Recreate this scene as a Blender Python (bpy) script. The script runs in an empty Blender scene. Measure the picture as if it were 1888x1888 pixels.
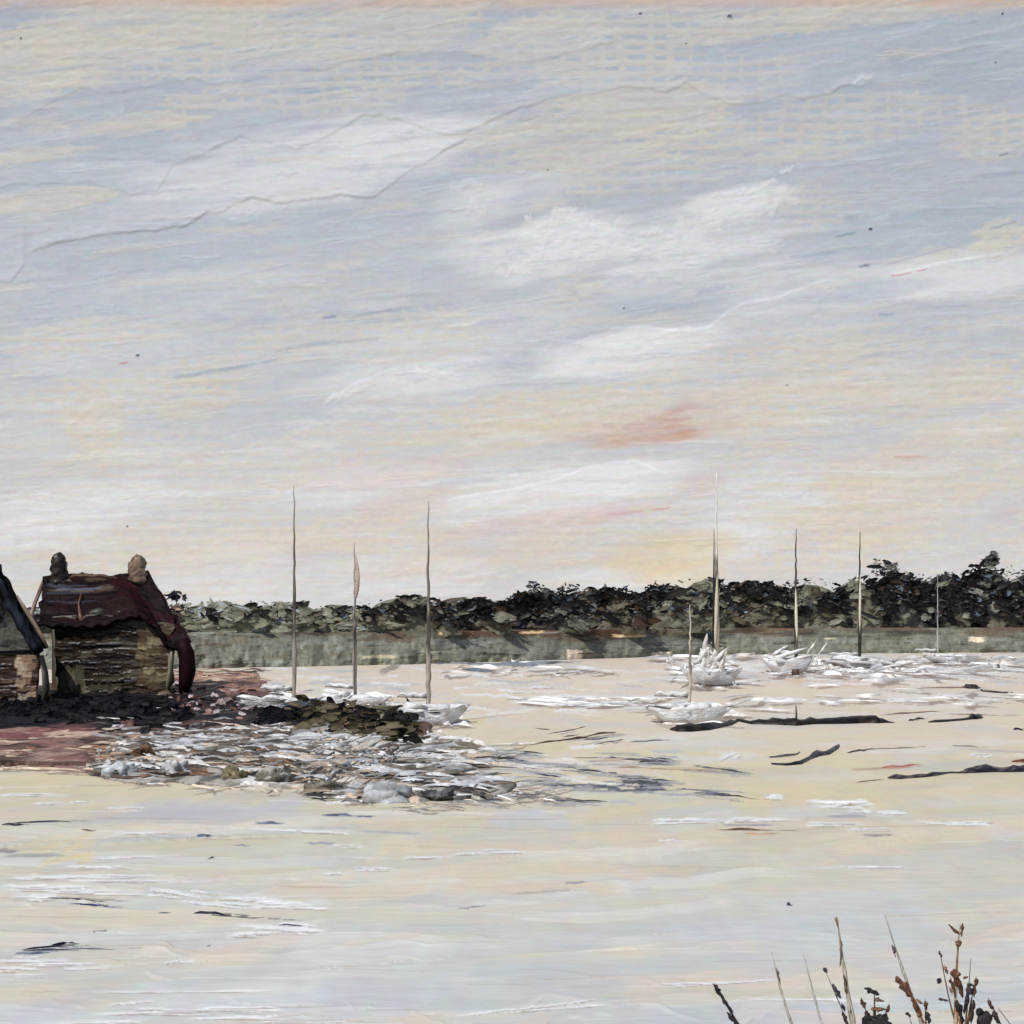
import bpy, bmesh, math, random
import numpy as np
from mathutils import Vector, Matrix

SC = bpy.context.scene
COL = SC.collection
RNG = np.random.default_rng(11)
random.seed(5)

# ------------------------------------------------------------------ camera model
EYE, FOC, HZ, CX = 4.9, 2643.0, 1130.0, 944.0
KG = EYE * FOC


def depth(py):
    return KG / (py - HZ)


def at(px, py, d):
    """world point seen at a photograph pixel, d metres away"""
    return Vector(((px - CX) / FOC * d, d, EYE + (HZ - py) / FOC * d))


def ground(px, py):
    return at(px, py, depth(py))


def lin(c):
    c = np.asarray(c, float) / 255.0
    return np.where(c <= 0.04045, c / 12.92, ((c + 0.055) / 1.055) ** 2.4)


# ------------------------------------------------------------------ noise
LAT = RNG.random((256, 256))


def vn(x, y):
    xi = np.floor(x).astype(int)
    yi = np.floor(y).astype(int)
    fx = x - xi
    fy = y - yi
    fx = fx * fx * (3 - 2 * fx)
    fy = fy * fy * (3 - 2 * fy)
    a = LAT[yi & 255, xi & 255]
    b = LAT[yi & 255, (xi + 1) & 255]
    c = LAT[(yi + 1) & 255, xi & 255]
    d = LAT[(yi + 1) & 255, (xi + 1) & 255]
    return (a * (1 - fx) + b * fx) * (1 - fy) + (c * (1 - fx) + d * fx) * fy


def fbm(x, y, n=4):
    s = 0
    a = 0.5
    for i in range(n):
        s = s + a * vn(x * 2 ** i + 17.3 * i, y * 2 ** i + 5.1 * i)
        a *= 0.5
    return s / (1 - 0.5 ** n)


def sstep(a, b, x):
    t = np.clip((x - a) / (b - a), 0, 1)
    return t * t * (3 - 2 * t)


# ------------------------------------------------------------------ a paint surface: pigment + thickness on a grid
class Canvas:
    def __init__(s, rows, cols, fan=False):
        s.rows = np.asarray(rows, float)
        s.cols = np.asarray(cols, float)
        s.fan = fan
        s.Y = np.repeat(s.rows[:, None], len(s.cols), 1)
        s.X = s.cols[None, :] * (s.Y if fan else np.ones_like(s.Y))
        s.col = np.zeros(s.X.shape + (3,))
        s.h = np.zeros(s.X.shape)

    def box(s, cx, cy, rx, ry):
        r0, r1 = np.searchsorted(s.rows, [cy - ry, cy + ry])
        if r1 <= r0:
            r1 = r0 + 1
        if s.fan:
            ya, yb = max(cy - ry, s.rows[0]), max(cy + ry, s.rows[0] + .01)
            us = [(cx - rx) / ya, (cx - rx) / yb, (cx + rx) / ya, (cx + rx) / yb]
            c0, c1 = np.searchsorted(s.cols, [min(us), max(us)])
        else:
            c0, c1 = np.searchsorted(s.cols, [cx - rx, cx + rx])
        return slice(r0, min(r1 + 1, len(s.rows))), slice(max(c0 - 1, 0), min(c1 + 1, len(s.cols)))

    def mix(s, m, c):
        s.col += m[..., None] * (lin(c) - s.col)

    def stroke(s, cx, cy, L, W, slope=0.0, c=(200, 200, 200), a=1.0, hgt=0.0, dry=0.3, edge=0.35, rim=0.6, soft=0.25, jag=.45, bend=0.0):
        """one drag of a palette knife: half length L, half width W, rising by slope"""
        ry = W * 1.5 + abs(slope) * L + abs(bend)
        R, Cc = s.box(cx, cy, L, ry)
        if R.stop <= R.start or Cc.stop <= Cc.start:
            return
        dx = s.X[R, Cc] - cx
        u = dx / L
        t = (s.Y[R, Cc] - cy - slope * dx - bend * (u * u - .3)) / W
        sd = RNG.random() * 200
        e = (vn(u * 3 + sd, u * 0 + sd) - .5) * 2 * edge + (vn(u * 9 + sd, u * 0 + sd * 2) - .5) * edge * jag
        tt = np.abs(t + e)
        ends = sstep(1.0, 1 - .35 * (0.4 + vn(t * 3 + sd, t * 0 + 9)), np.abs(u))
        m = sstep(1.0, 1 - soft, tt) * ends
        br = vn(u * 3 + sd, t * 4.5 + sd) * .55 + vn(u * 5 + sd, t * 11 + sd) * .45
        m = m * sstep(dry - .12, dry + .12, br + (1 - np.abs(u)) * .25)
        am = a * m
        cl = lin(c)[None, None, :] * (1 + (br - .5)[..., None] * .16)
        s.col[R, Cc] += am[..., None] * (cl - s.col[R, Cc])
        if hgt:
            prof = .55 + .5 * br + rim * np.exp(-((tt - .8) / .14) ** 2)
            s.h[R, Cc] = s.h[R, Cc] * (1 - m * .6) + m * hgt * prof


# ------------------------------------------------------------------ objects and properties
def tag(o, label=None, cat=None, group=None, kind=None):
    if label:
        o['label'] = label
    if cat:
        o['category'] = cat
    if group:
        o['group'] = group
    if kind:
        o['kind'] = kind
    return o


def empty(name, loc):
    o = bpy.data.objects.new(name, None)
    o.location = loc
    o.empty_display_size = .3
    COL.objects.link(o)
    return o


def mesh_obj(name, verts, faces, mat, parent=None, colors=None, smooth=True, loc=None):
    me = bpy.data.meshes.new(name)
    verts = np.asarray(verts, dtype=np.float32).reshape(-1, 3)
    off = Vector((0, 0, 0))
    if parent is not None:
        off = parent.location if parent.parent is None else parent.parent.location + parent.location
    elif loc is not None:
        off = Vector(loc)
    verts = verts - np.array(off, dtype=np.float32)
    if isinstance(faces, np.ndarray):
        n = len(faces)
        k = faces.shape[1]
        me.vertices.add(len(verts))
        me.vertices.foreach_set('co', verts.ravel())
        me.loops.add(n * k)
        me.loops.foreach_set('vertex_index', faces.ravel().astype(np.int32))
        me.polygons.add(n)
        me.polygons.foreach_set('loop_start', np.arange(0, n * k, k, dtype=np.int32))
        me.update(calc_edges=True)
    else:
        me.from_pydata([tuple(v) for v in verts], [], faces)
    if colors is not None:
        at_ = me.color_attributes.new('Pigment', 'FLOAT_COLOR', 'POINT')
        c4 = np.ones((len(verts), 4), dtype=np.float32)
        c4[:, :3] = colors
        at_.data.foreach_set('color', c4.ravel())
    me.polygons.foreach_set('use_smooth', np.full(len(me.polygons), smooth, dtype=bool))
    me.materials.append(mat)
    me.validate()
    o = bpy.data.objects.new(name, me)
    COL.objects.link(o)
    if parent is not None:
        o.parent = parent
    elif loc is not None:
        o.location = loc
    return o


def grid_faces(H, W, mask=None, flip=False):
    i = np.arange(H * W).reshape(H, W)
    q = np.stack([i[:-1, :-1], i[:-1, 1:], i[1:, 1:], i[1:, :-1]], -1)
    if flip:
        q = q[..., ::-1]
    if mask is not None:
        k = mask[:-1, :-1] | mask[:-1, 1:] | mask[1:, 1:] | mask[1:, :-1]
        q = q[k]
    return q.reshape(-1, 4)


class MB:
    """collects several shapes into one mesh"""

    def __init__(s):
        s.v, s.f, s.c = [], [], []

    def add(s, v, f, c=(200, 200, 200)):
        n = len(s.v)
        s.v += [tuple(p) for p in v]
        s.f += [tuple(i + n for i in q) for q in f]
        cl = tuple(lin(c))
        s.c += [cl] * len(v)

    def tube(s, pts, rad, c=(200, 200, 200), n=8, jitter=0.0, c2=None):
        rings = []
        for i, (p, r) in enumerate(zip(pts, rad)):
            p = Vector(p)
            a = Vector(pts[max(i - 1, 0)])
            b = Vector(pts[min(i + 1, len(pts) - 1)])
            t = (b - a).normalized()
            x = t.cross(Vector((0, 1, 0)) if abs(t.y) < .9 else Vector((1, 0, 0))).normalized()
            y = t.cross(x)
            rings.append([p + (x * math.cos(k * 2 * math.pi / n) + y * math.sin(k * 2 * math.pi / n)) * r * (1 + random.uniform(-jitter, jitter)) for k in range(n)])
        v = [q for rg in rings for q in rg]
        f = []
        for i in range(len(rings) - 1):
            for k in range(n):
                f.append((i * n + k, i * n + (k + 1) % n, (i + 1) * n + (k + 1) % n, (i + 1) * n + k))
        f.append(tuple(range(n))[::-1])
        f.append(tuple(range(len(rings) * n - n, len(rings) * n)))
        n0 = len(s.v)
        s.add(v, f, c)
        if c2 is not None:
            for i in range(len(v)):
                k = random.random() < .5
                if k:
                    s.c[n0 + i] = tuple(lin(c2))

    def blob(s, ctr, r, c=(200, 200, 200), amp=.25, n=10, m=7, seed=0, c2=None):
        ctr = Vector(ctr)
        v, f = [], []
        sd = random.random() * 100 + seed
        cs = []
        for j in range(m + 1):
            th = math.pi * j / m
            for i in range(n):
                ph = 2 * math.pi * i / n
                d = Vector((math.sin(th) * math.cos(ph), math.sin(th) * math.sin(ph), math.cos(th)))
                k = 1 + amp * 2 * (float(vn(np.array(d.x * 2 + sd + 50), np.array(d.z * 2 + d.y * 1.7 + sd))) - .5)
                v.append(ctr + Vector((d.x * r[0] * k, d.y * r[1] * k, d.z * r[2] * k)))
        for j in range(m):
            for i in range(n):
                f.append((j * n + i, (j + 1) * n + i, (j + 1) * n + (i + 1) % n, j * n + (i + 1) % n))
        n0 = len(s.v)
        s.add(v, f, c)
        if c2 is not None:
            for i in range(len(v)):
                if random.random() < .4:
                    s.c[n0 + i] = tuple(lin(c2))

    def box(s, lo, hi, c=(200, 200, 200)):
        x0, y0, z0 = lo
        x1, y1, z1 = hi
        v = [(x0, y0, z0), (x1, y0, z0), (x1, y1, z0), (x0, y1, z0), (x0, y0, z1), (x1, y0, z1), (x1, y1, z1), (x0, y1, z1)]
        s.add(v, [(0, 3, 2, 1), (4, 5, 6, 7), (0, 1, 5, 4), (1, 2, 6, 5), (2, 3, 7, 6), (3, 0, 4, 7)], c)

    def build(s, name, mat, parent=None, smooth=True, loc=None):
        return mesh_obj(name, s.v, s.f, mat, parent, np.array(s.c), smooth, loc)


# ------------------------------------------------------------------ materials
def paint(name, rough=.5, spec=.25, bump=.25, scale=(1, 1, 1), bscale=8.0, var=.12, hue=None, gain=1.0):
    """thick pigment: the surface's own colours, broken by brush streaks, with a bristle relief"""
    m = bpy.data.materials.new(name)
    m.use_nodes = True
    nt = m.node_tree
    N, Lk = nt.nodes, nt.links
    N.clear()
    out = N.new('ShaderNodeOutputMaterial')
    b = N.new('ShaderNodeBsdfPrincipled')
    b.inputs['Roughness'].default_value = rough
    b.inputs['Specular IOR Level'].default_value = spec
    Lk.new(b.outputs[0], out.inputs[0])
    att = N.new('ShaderNodeAttribute')
    att.attribute_name = 'Pigment'
    tc = N.new('ShaderNodeTexCoord')
    mp = N.new('ShaderNodeMapping')
    mp.inputs['Scale'].default_value = scale
    Lk.new(tc.outputs['Object'], mp.inputs[0])
    n1 = N.new('ShaderNodeTexNoise')
    n1.inputs['Scale'].default_value = bscale
    n1.inputs['Detail'].default_value = 5
    Lk.new(mp.outputs[0], n1.inputs['Vector'])
    mr = N.new('ShaderNodeMapRange')
    mr.inputs['From Min'].default_value = .3
    mr.inputs['From Max'].default_value = .7
    mr.inputs['To Min'].default_value = gain * (1 - var)
    mr.inputs['To Max'].default_value = gain * (1 + var)
    Lk.new(n1.outputs['Fac'], mr.inputs['Value'])
    mul = N.new('ShaderNodeMix')
    mul.data_type = 'RGBA'
    mul.blend_type = 'MULTIPLY'
    mul.inputs['Factor'].default_value = 1
    Lk.new(att.outputs['Color'], mul.inputs['A'])
    Lk.new(mr.outputs[0], mul.inputs['B'])
    Lk.new(mul.outputs['Result'], b.inputs['Base Color'])
    bp = N.new('ShaderNodeBump')
    bp.inputs['Strength'].default_value = bump
    bp.inputs['Distance'].default_value = .1
    Lk.new(n1.outputs['Fac'], bp.inputs['Height'])
    Lk.new(bp.outputs[0], b.inputs['Normal'])
    return m


M_SKY = paint('sky_pigment', .65, .12, .05, (.22, .22, .5), 1.0, .025, gain=.83)
M_WATER = paint('water_pigment', .5, .12, .2, (.7, 2.0, 1), 2.0, .03, gain=.765)
M_LAND = paint('shore_pigment', .55, .05, .5, (1, 1, 1), 4.0, .3, gain=.8)
M_HOUSE = paint('cottage_pigment', .4, .3, .3, (2.5, 2.5, .5), 3.0, .2, gain=.5)
M_ROOF = paint('roof_pigment', .55, .04, .35, (.8, .8, 1.5), 1.6, .25, gain=.5)
M_LEAF = paint('foliage_pigment', .45, .22, .6, (1.5, 1.5, .6), 2.0, .22, gain=1.08)
M_BOAT = paint('boat_paint', .4, .3, .6, (1, 1, 2), 5.0, .06, gain=.88)
M_MAST = paint('mast_wood', .5, .3, .5, (6, 6, .8), 3.0, .2, gain=.9)
M_REED = paint('reed_pigment', .45, .35, .5, (20, 20, 4), 3.0, .3, gain=.85)
M_MUD = paint('mud_pigment', .42, .2, .6, (1, 1, 2), 4.0, .3, gain=.85)


# ------------------------------------------------------------------ SKY
def build_sky():
    xs = np.concatenate([np.arange(-1700, -120, 14), np.arange(-120, 2010, 1.75), np.arange(2010, 3600, 14)])
    ys = np.concatenate([np.arange(-900, -60, 12), np.arange(-60, 1180, 1.75), [1185, 1200, 1230]])
    S = Canvas(ys, xs)
    X, Y = S.X, S.Y
    sl = Y + .12 * X * (1 - sstep(900, 1150, Y))          # the clouds climb to the right
    # two layers of cool greys
    f1 = fbm(X / 420, sl / 90, 5)
    f2 = fbm(X / 150 + 9, sl / 22 + 4, 5)
    f3 = fbm(X / 60 + 3, sl / 6 + 2, 3)
    top = lin((186, 193, 203))
    mid = lin((197, 202, 208))
    low = lin((209, 208, 208))
    v = np.clip(Y / 1130, 0, 1)
    a = sstep(.1, .55, v)[..., None]
    b = sstep(.5, .92, v)[..., None]
    S.col[:] = top * (1 - a) + mid * a
    S.col[:] = S.col * (1 - b) + low * b
    S.col *= (1 + (f1 - .5) * .10 + (f2 - .5) * .10 + (f3 - .5) * .05)[..., None]

    def blob(px, py, rx, ry, k=1.0, rough=.9):
        d = ((X - px) / rx) ** 2 + ((Y - py + .12 * (X - px)) / ry) ** 2
        n = (f2 - .5) * rough + (f1 - .5) * rough
        return k * sstep(1.25, .25, d - n * 1.6)

    # pale clouds
    for (px, py, rx, ry, k) in [(560, 300, 300, 75, .75), (700, 255, 200, 50, .85), (430, 360, 200, 40, .3), (1000, 460, 190, 70, .6), (1200, 440, 300, 80, .65), (960, 360, 120, 40, .4), (880, 390, 90, 60, .5), (1300, 500, 260, 60, .4),
                                (1360, 370, 110, 36, .75), (1040, 415, 110, 34, .75), (1180, 640, 190, 46, 1), (900, 600, 250, 60, .3), (1500, 550, 250, 45, .45),
                                (1780, 510, 150, 50, .75), (1050, 900, 250, 56, 1), (880, 940, 120, 36, .7), (640, 900, 180, 36, .5), (120, 930, 190, 50, .6), (60, 985, 150, 30, .5),
                                (700, 700, 160, 34, .45), (820, 690, 110, 30, .5), (300, 560, 280, 60, .25), (1420, 930, 190, 70, .45), (1350, 1000, 120, 40, .5), (700, 1060, 330, 40, .35),
                                (1150, 1055, 200, 30, .5), (420, 1050, 120, 60, .3), (1790, 780, 120, 50, .2), (200, 650, 160, 60, .2)]:
        S.mix(blob(px, py, rx, ry, k), (229, 230, 232))
    # darker blue-grey smears
    for (px, py, rx, ry, k) in [(1700, 420, 260, 50, .35), (1790, 380, 160, 40, .3), (720, 580, 160, 18, .4), (1580, 540, 140, 22, .4), (200, 560, 260, 40, .25), (1240, 560, 170, 30, .3), (640, 160, 180, 24, .25),
                                (1300, 60, 260, 50, .35), (1700, 150, 240, 80, .25), (250, 300, 260, 60, .15), (300, 130, 150, 20, .2), (450, 760, 200, 60, .2), (330, 450, 420, 50, .18)]:
        S.mix(blob(px, py, rx, ry, k), (167, 181, 195))
    # warm streaks low down
    for (px, py, rx, ry, k, c) in [(1180, 795, 170, 34, .95, (206, 164, 138)), (1270, 770, 50, 34, .8, (198, 144, 120)), (950, 800, 160, 30, .3, (222, 190, 165)), (700, 870, 160, 28, .4, (220, 190, 175)), (760, 935, 120, 36, .4, (222, 194, 176)),
                                   (1030, 955, 210, 20, .55, (216, 178, 176)), (960, 975, 160, 24, .35, (222, 190, 178)), (1290, 890, 50, 24, .45, (214, 178, 156)), (1700, 845, 80, 10, .5, (214, 165, 165)), (1560, 850, 120, 24, .25, (222, 190, 180)),
                                   (1215, 1020, 160, 40, .8, (218, 196, 146)), (930, 1020, 240, 34, .6, (216, 192, 160)), (1260, 1060, 90, 22, .55, (232, 208, 158)), (620, 990, 170, 40, .3, (222, 200, 176)),
                                   (1850, 950, 60, 30, .4, (206, 176, 180)), (1560, 890, 60, 16, .35, (230, 205, 165)), (820, 985, 60, 24, .3, (226, 200, 150)), (1040, 1040, 130, 10, .3, (214, 172, 168)), (500, 1020, 150, 40, .3, (222, 205, 190))]:
        S.mix(blob(px, py, rx, ry, k * .72, 1.1), tuple(v * .95 + 9 for v in c))
    # cream ground showing through the weave
    wx = 31 + 6 * vn(X / 300, Y / 300)
    jx = (vn(X / 60 + 40, Y / 60) - .5) * .9
    jy = (vn(X / 90, Y / 60 + 70) - .5) * .55
    wv = np.maximum(np.cos((Y / 19.5 + jy) * 2 * np.pi) * .5 + .5, (np.cos((X / 37 + jx) * 2 * np.pi) * .5 + .5) ** 3 * .9)
    wv = wv * .55 + vn(X / 26 + 5, Y / 9) * .3 + vn(X / 90, Y / 14 + 3) * .35
    cm = np.zeros_like(X)
    for (px, py, rx, ry, k) in [(250, 55, 460, 70, .9), (560, 60, 260, 60, .8), (80, 130, 200, 70, .75), (420, 110, 240, 40, .55), (700, 60, 260, 70, .8), (1000, 70, 160, 60, .8), (1150, 60, 200, 60, .5), (1600, 25, 420, 34, .9), (260, 225, 130, 26, .9), (60, 285, 130, 16, .8),
                                (70, 372, 150, 24, .9), (420, 178, 180, 28, .6), (650, 150, 220, 70, .55), (900, 140, 160, 40, .6), (1160, 235, 260, 85, 1), (1100, 110, 200, 70, .65), (1360, 160, 150, 60, .45), (1580, 205, 260, 60, .5), (1480, 250, 160, 60, .5), (1000, 260, 180, 70, .55), (1350, 270, 190, 60, .65),
                                (1200, 330, 240, 40, .55), (1490, 380, 90, 60, .5), (1830, 260, 100, 60, .6), (1850, 440, 60, 40, .7), (150, 620, 260, 40, .55), (640, 600, 230, 60, .55), (780, 610, 170, 60, .65), (240, 720, 260, 60, .6), (180, 790, 60, 70, .8), (540, 530, 130, 60, .4),
                                (1060, 530, 60, 50, .6), (1550, 640, 380, 60, .65), (1640, 730, 330, 70, .75), (1420, 740, 170, 70, .75), (950, 780, 300, 60, .75), (1750, 850, 260, 90, .75), (1450, 830, 200, 70, .5), (720, 800, 260, 50, .6), (1640, 960, 260, 70, .75), (1560, 1020, 260, 50, .6),
                                (420, 900, 170, 60, .5), (260, 850, 160, 60, .5), (700, 980, 300, 50, .55), (350, 1000, 330, 60, .65), (950, 1020, 260, 50, .6), (1250, 930, 120, 60, .5), (1800, 700, 150, 80, .6), (1830, 1000, 100, 60, .6), (560, 1070, 260, 30, .5), (110, 1010, 200, 30, .45)]:
        cm = np.maximum(cm, blob(px, py, rx, ry, k, .8))
    cov = sstep(.42, .72, wv + (cm - .5) * 1.0) * np.clip(cm * 1.3, 0, 1)
    cream = np.where((Y > 620)[..., None], (216, 207, 191), (217, 210, 195))
    cl = lin(cream)
    S.col += (cov * (.45 + .5 * vn(X / 120 + 8, Y / 60)))[..., None] * (cl - S.col)
    S.mix(sstep(26, 0, Y + (f2 - .5) * 20) * sstep(-90, -20, Y) * .75, (222, 190, 168))  # warm reflection of a picture frame, painted along the top edge
    # weave relief, strongest where the ground shows
    S.h += (.2 + .8 * cov) * .026 * (wv - .5) + .010 * (f3 - .5)

    S.mix((1 - cov) * cm * sstep(560, 700, Y) * .4, (204, 207, 214))
    # small brush streaks all over
    for i in range(1700):
        px, py = RNG.uniform(-300, 2200), RNG.uniform(-60, 1100)
        low_ = py / 1130
        r = RNG.random()
        if low_ > .62:
            c = [(226, 226, 227), (208, 208, 211), (216, 206, 190), (212, 198, 188), (196, 200, 208), (216, 206, 180)][int(r * 6)]
        else:
            c = [(214, 218, 222), (196, 202, 211), (182, 190, 203), (223, 213, 195), (207, 210, 216), (174, 184, 200)][int(r * 6)]
        S.stroke(px, py, RNG.uniform(20, 120), RNG.uniform(3, 16), -RNG.uniform(.02, .24) * (1.2 - low_), c, RNG.uniform(.12, .42), RNG.uniform(0, .02), dry=.5, edge=.5, soft=.9, rim=.2)
    # blue dry-brush marks
    for (px, py, L, W, sl_, c, a_) in [(390, 685, 80, 8, -.15, (150, 163, 184), .7), (460, 672, 60, 5, -.18, (150, 163, 184), .6), (560, 638, 60, 9, -.14, (158, 168, 186), .6), (650, 628, 70, 6, -.1, (158, 168, 184), .5), (608, 585, 14, 6, -.2, (120, 142, 172), .9), (690, 577, 60, 5, -.2, (146, 160, 184), .6),
                                       (220, 505, 60, 5, -.2, (160, 172, 190), .6), (110, 128, 80, 6, -.14, (150, 170, 200), .6), (360, 85, 40, 8, -.12, (150, 170, 200), .6), (600, 165, 70, 6, -.12, (160, 175, 198), .5), (760, 165, 50, 7, -.12, (160, 175, 198), .5), (1560, 432, 22, 5, -.25, (120, 140, 170), .8), (1500, 470, 50, 8, -.1, (150, 165, 188), .6),
                                       (1595, 490, 14, 5, -.15, (70, 80, 110), .9), (1850, 415, 30, 5, -.3, (140, 155, 182), .7), (1860, 320, 60, 8, -.1, (150, 165, 190), .6), (1635, 580, 18, 6, 0, (140, 155, 180), .7), (1740, 565, 60, 5, -.05, (165, 175, 192), .6), (1700, 470, 80, 4, -.25, (150, 162, 186), .5),
                                       (1310, 535, 30, 9, -.3, (165, 178, 198), .7), (1660, 506, 24, 4, -.15, (205, 130, 145), .9), (1700, 498, 12, 3, -.2, (205, 110, 130), .9), (1850, 285, 10, 4, -.2, (120, 130, 150), .9), (228, 669, 10, 3.5, -.15, (214, 120, 120), 1), (1680, 842, 34, 4, -.02, (214, 150, 155), .8),
                                       (1220, 938, 20, 4, -.1, (214, 140, 150), .8), (1150, 945, 40, 6, -.1, (214, 160, 165), .7), (490, 497, 60, 4, -.2, (165, 175, 192), .5), (830, 330, 60, 6, -.1, (170, 182, 202), .4), (900, 330, 80, 5, -.05, (190, 198, 210), .6), (1270, 320, 100, 5, -.15, (185, 195, 208), .6)]:
        S.stroke(px, py, L, W * .8, sl_, c, a_ * .75, .01, dry=.42, edge=.3, soft=.9, jag=.1)
    # bright dabs of cloud
    for (px, py, L, W, sl_, a_) in [(1040, 390, 26, 7, -.2, 1), (975, 405, 8, 9, 0, 1), (1010, 415, 22, 8, -.1, .9), (1080, 415, 34, 8, .25, .9), (1340, 358, 36, 6, 0, 1), (1400, 345, 40, 7, -.35, .9), (1450, 315, 14, 5, -.3, .9), (1200, 430, 30, 7, -.2, .8), (960, 490, 26, 9, -.2, .8), (1000, 440, 44, 12, 0, .6), (1130, 460, 60, 14, 0, .5),
                                    (1590, 145, 22, 6, -.4, .8), (1350, 470, 100, 20, -.1, .5), (1360, 400, 60, 22, -.3, .6), (1240, 460, 90, 22, -.1, .5), (640, 725, 46, 9, -.25, .8), (800, 690, 50, 8, .1, .8), (850, 600, 30, 4, -.1, .6), (860, 345, 40, 12, 0, .4), (885, 385, 26, 16, 0, .3), (1050, 400, 40, 16, -.1, .7), (1110, 430, 60, 18, .1, .6), (1020, 470, 60, 18, -.1, .5), (1280, 420, 60, 26, -.3, .6), (1420, 375, 60, 20, -.3, .6), (950, 500, 40, 10, -.2, .6)]:
        S.stroke(px, py, L, W, sl_, (228, 229, 231), a_ * .85, .022, dry=.42, edge=.7, soft=.8, jag=1.2)

    # mottled pigment
    for k, q in enumerate((3.0, 41.0, 87.0)):
        S.col[..., k] *= 1 + (fbm(X / 16 + q, Y / 6 + q, 3) - .5) * .13
    S.col *= (1 + (vn(X / 4.5, Y / 3.2) - .5) * .05)[..., None]

    # edges where one knife load of paint stops over another
    def ridge(pts, hgt, up=True, fall=60, jag=2.4, fade=60):
        pts = np.array(pts, float)
        x = S.cols
        yl = np.interp(x, pts[:, 0], pts[:, 1]) + (vn(x / 16, x * 0 + pts[0, 1]) - .5) * jag * 2 + (vn(x / 5, x * 0 + pts[0, 0]) - .5) * jag * .6
        on = np.minimum(sstep(pts[0, 0] - 1, pts[0, 0] + fade, x), sstep(pts[-1, 0] + 1, pts[-1, 0] - fade, x))
        d = (yl[None, :] - S.Y) if up else (S.Y - yl[None, :])
        k = np.where(d > -3, np.exp(-np.maximum(d, 0) / fall), 0) * sstep(-3, 4, d) * on[None, :]
        S.mix(np.clip(hgt * .8, 0, .4) * k * (.4 + .8 * vn(S.X / 40, S.Y / 14)), (214, 218, 225) if up else (230, 230, 232))
        S.h += .10 * hgt * k * (.85 + .3 * vn(S.X / 20, S.Y / 5)) * (.45 + .9 * vn(x / 60 + pts[1, 1], x * 0 + 3))[None, :]

    ridge([(0, 222), (50, 218), (90, 190), (150, 165), (200, 172), (260, 165), (320, 150), (355, 145), (390, 158), (450, 152), (490, 140), (540, 130), (600, 130), (640, 115), (740, 98), (840, 96), (900, 108), (945, 114), (1000, 112), (1060, 95), (1170, 68)], .22)
    ridge([(-60, 350), (60, 340), (170, 337), (240, 357), (290, 350), (320, 305), (390, 278), (440, 252), (490, 262), (545, 277), (560, 268), (610, 250), (670, 213), (700, 213), (760, 230), (830, 252), (860, 243), (945, 205), (1030, 178), (1090, 175), (1150, 160), (1230, 170), (1265, 155), (1300, 175), (1360, 195), (1410, 190), (1450, 175), (1480, 183), (1530, 175), (1550, 158), (1590, 160), (1640, 138)], .30)
    ridge([(44, 520), (50, 470), (70, 458), (170, 436), (270, 427), (345, 417), (385, 390), (400, 398), (425, 380), (455, 367), (480, 367), (510, 376), (560, 370), (630, 362), (690, 366), (720, 340), (760, 315), (870, 250)], .55, fade=30, fall=45)
    ridge([(-60, 528), (20, 520), (48, 484)], .3, fade=8)
    ridge([(1240, 62), (1270, 52), (1400, 50), (1560, 44)], .2)
    ridge([(980, 620), (1060, 630), (1090, 620), (1130, 606), (1180, 602), (1250, 608), (1305, 605), (1340, 575), (1370, 558), (1430, 550), (1500, 520), (1545, 515), (1590, 530)], .3, up=False, jag=2)
    ridge([(780, 925), (860, 915), (945, 900), (1020, 885), (1080, 862), (1140, 850), (1180, 852), (1240, 880), (1275, 888)], .32, up=False, jag=1.5, fall=40)
    ridge([(620, 725), (680, 695), (740, 672)], .3, up=False, fall=25, fade=15)
    ridge([(760, 685), (800, 682), (860, 692)], .25, up=False, fall=30, fade=15)
    ridge([(-40, 915), (60, 905), (200, 925), (300, 915), (390, 910), (420, 897), (440, 905), (490, 900), (520, 905), (600, 893), (660, 890)], .18, up=False, fall=18, jag=4)
    ridge([(1630, 508), (1760, 480), (1900, 460)], .28, up=False, jag=2)
    # grit stuck in the surface
    for (px, py, r) in [(254, 655, 5), (1345, 30, 6), (1605, 422, 5), (38, 70, 3), (1180, 25, 3), (1265, 80, 3), (1835, 115, 3), (1450, 710, 3), (1150, 568, 3), (1010, 313, 3), (235, 970, 2.5), (1848, 25, 3)]:
        S.stroke(px, py, r * .8, r * .5, 0, (80, 76, 80), .9, .05, dry=-.5, edge=.2)

    D = 600.0
    k = D / FOC
    P = np.stack([(X - CX) * k, D - S.h * 7.0 - 0 * X, EYE + (HZ - Y) * k], -1)
    # the far ends of the sky curve in round the bay
    far = np.maximum(np.abs(P[..., 0]) - 260, 0)
    P[..., 1] -= far ** 2 / 900
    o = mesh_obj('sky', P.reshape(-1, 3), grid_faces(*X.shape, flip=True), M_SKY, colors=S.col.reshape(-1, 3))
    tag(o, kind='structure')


build_sky()


# ------------------------------------------------------------------ WATER and SHORE
WROWS = np.concatenate([[1.5, 4, 7, 10, 12.5], (KG / (np.arange(2060, 1191, -1.7) - HZ)), [230, 270, 330, 420, 560, 640]])
WCOLS = (np.concatenate([np.arange(-2200, -150, 14), np.arange(-150, 2040, 1.8), np.arange(2040, 4100, 14)]) - CX) / FOC


def px_stroke(C, px, py, Lpx, Wpx, m=0.0, c=(200, 200, 200), a=1.0, hpx=0.0, **kw):
    d = depth(py)
    g = ground(px, py)
    C.stroke(g.x, g.y, Lpx * d / FOC, Wpx * d * d / KG, -m * d * FOC / KG, c, a, hpx * .3 * d / FOC, **kw)


RIDGES = {'water': [], 'shore': [], 'weed': []}


def wavelet(where, px, py, L, W, m=0.0, c=(240, 239, 237), bend=0.0, lift=.0):
    RIDGES[where].append((px, py, L, W, m, c, bend, lift))


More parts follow.
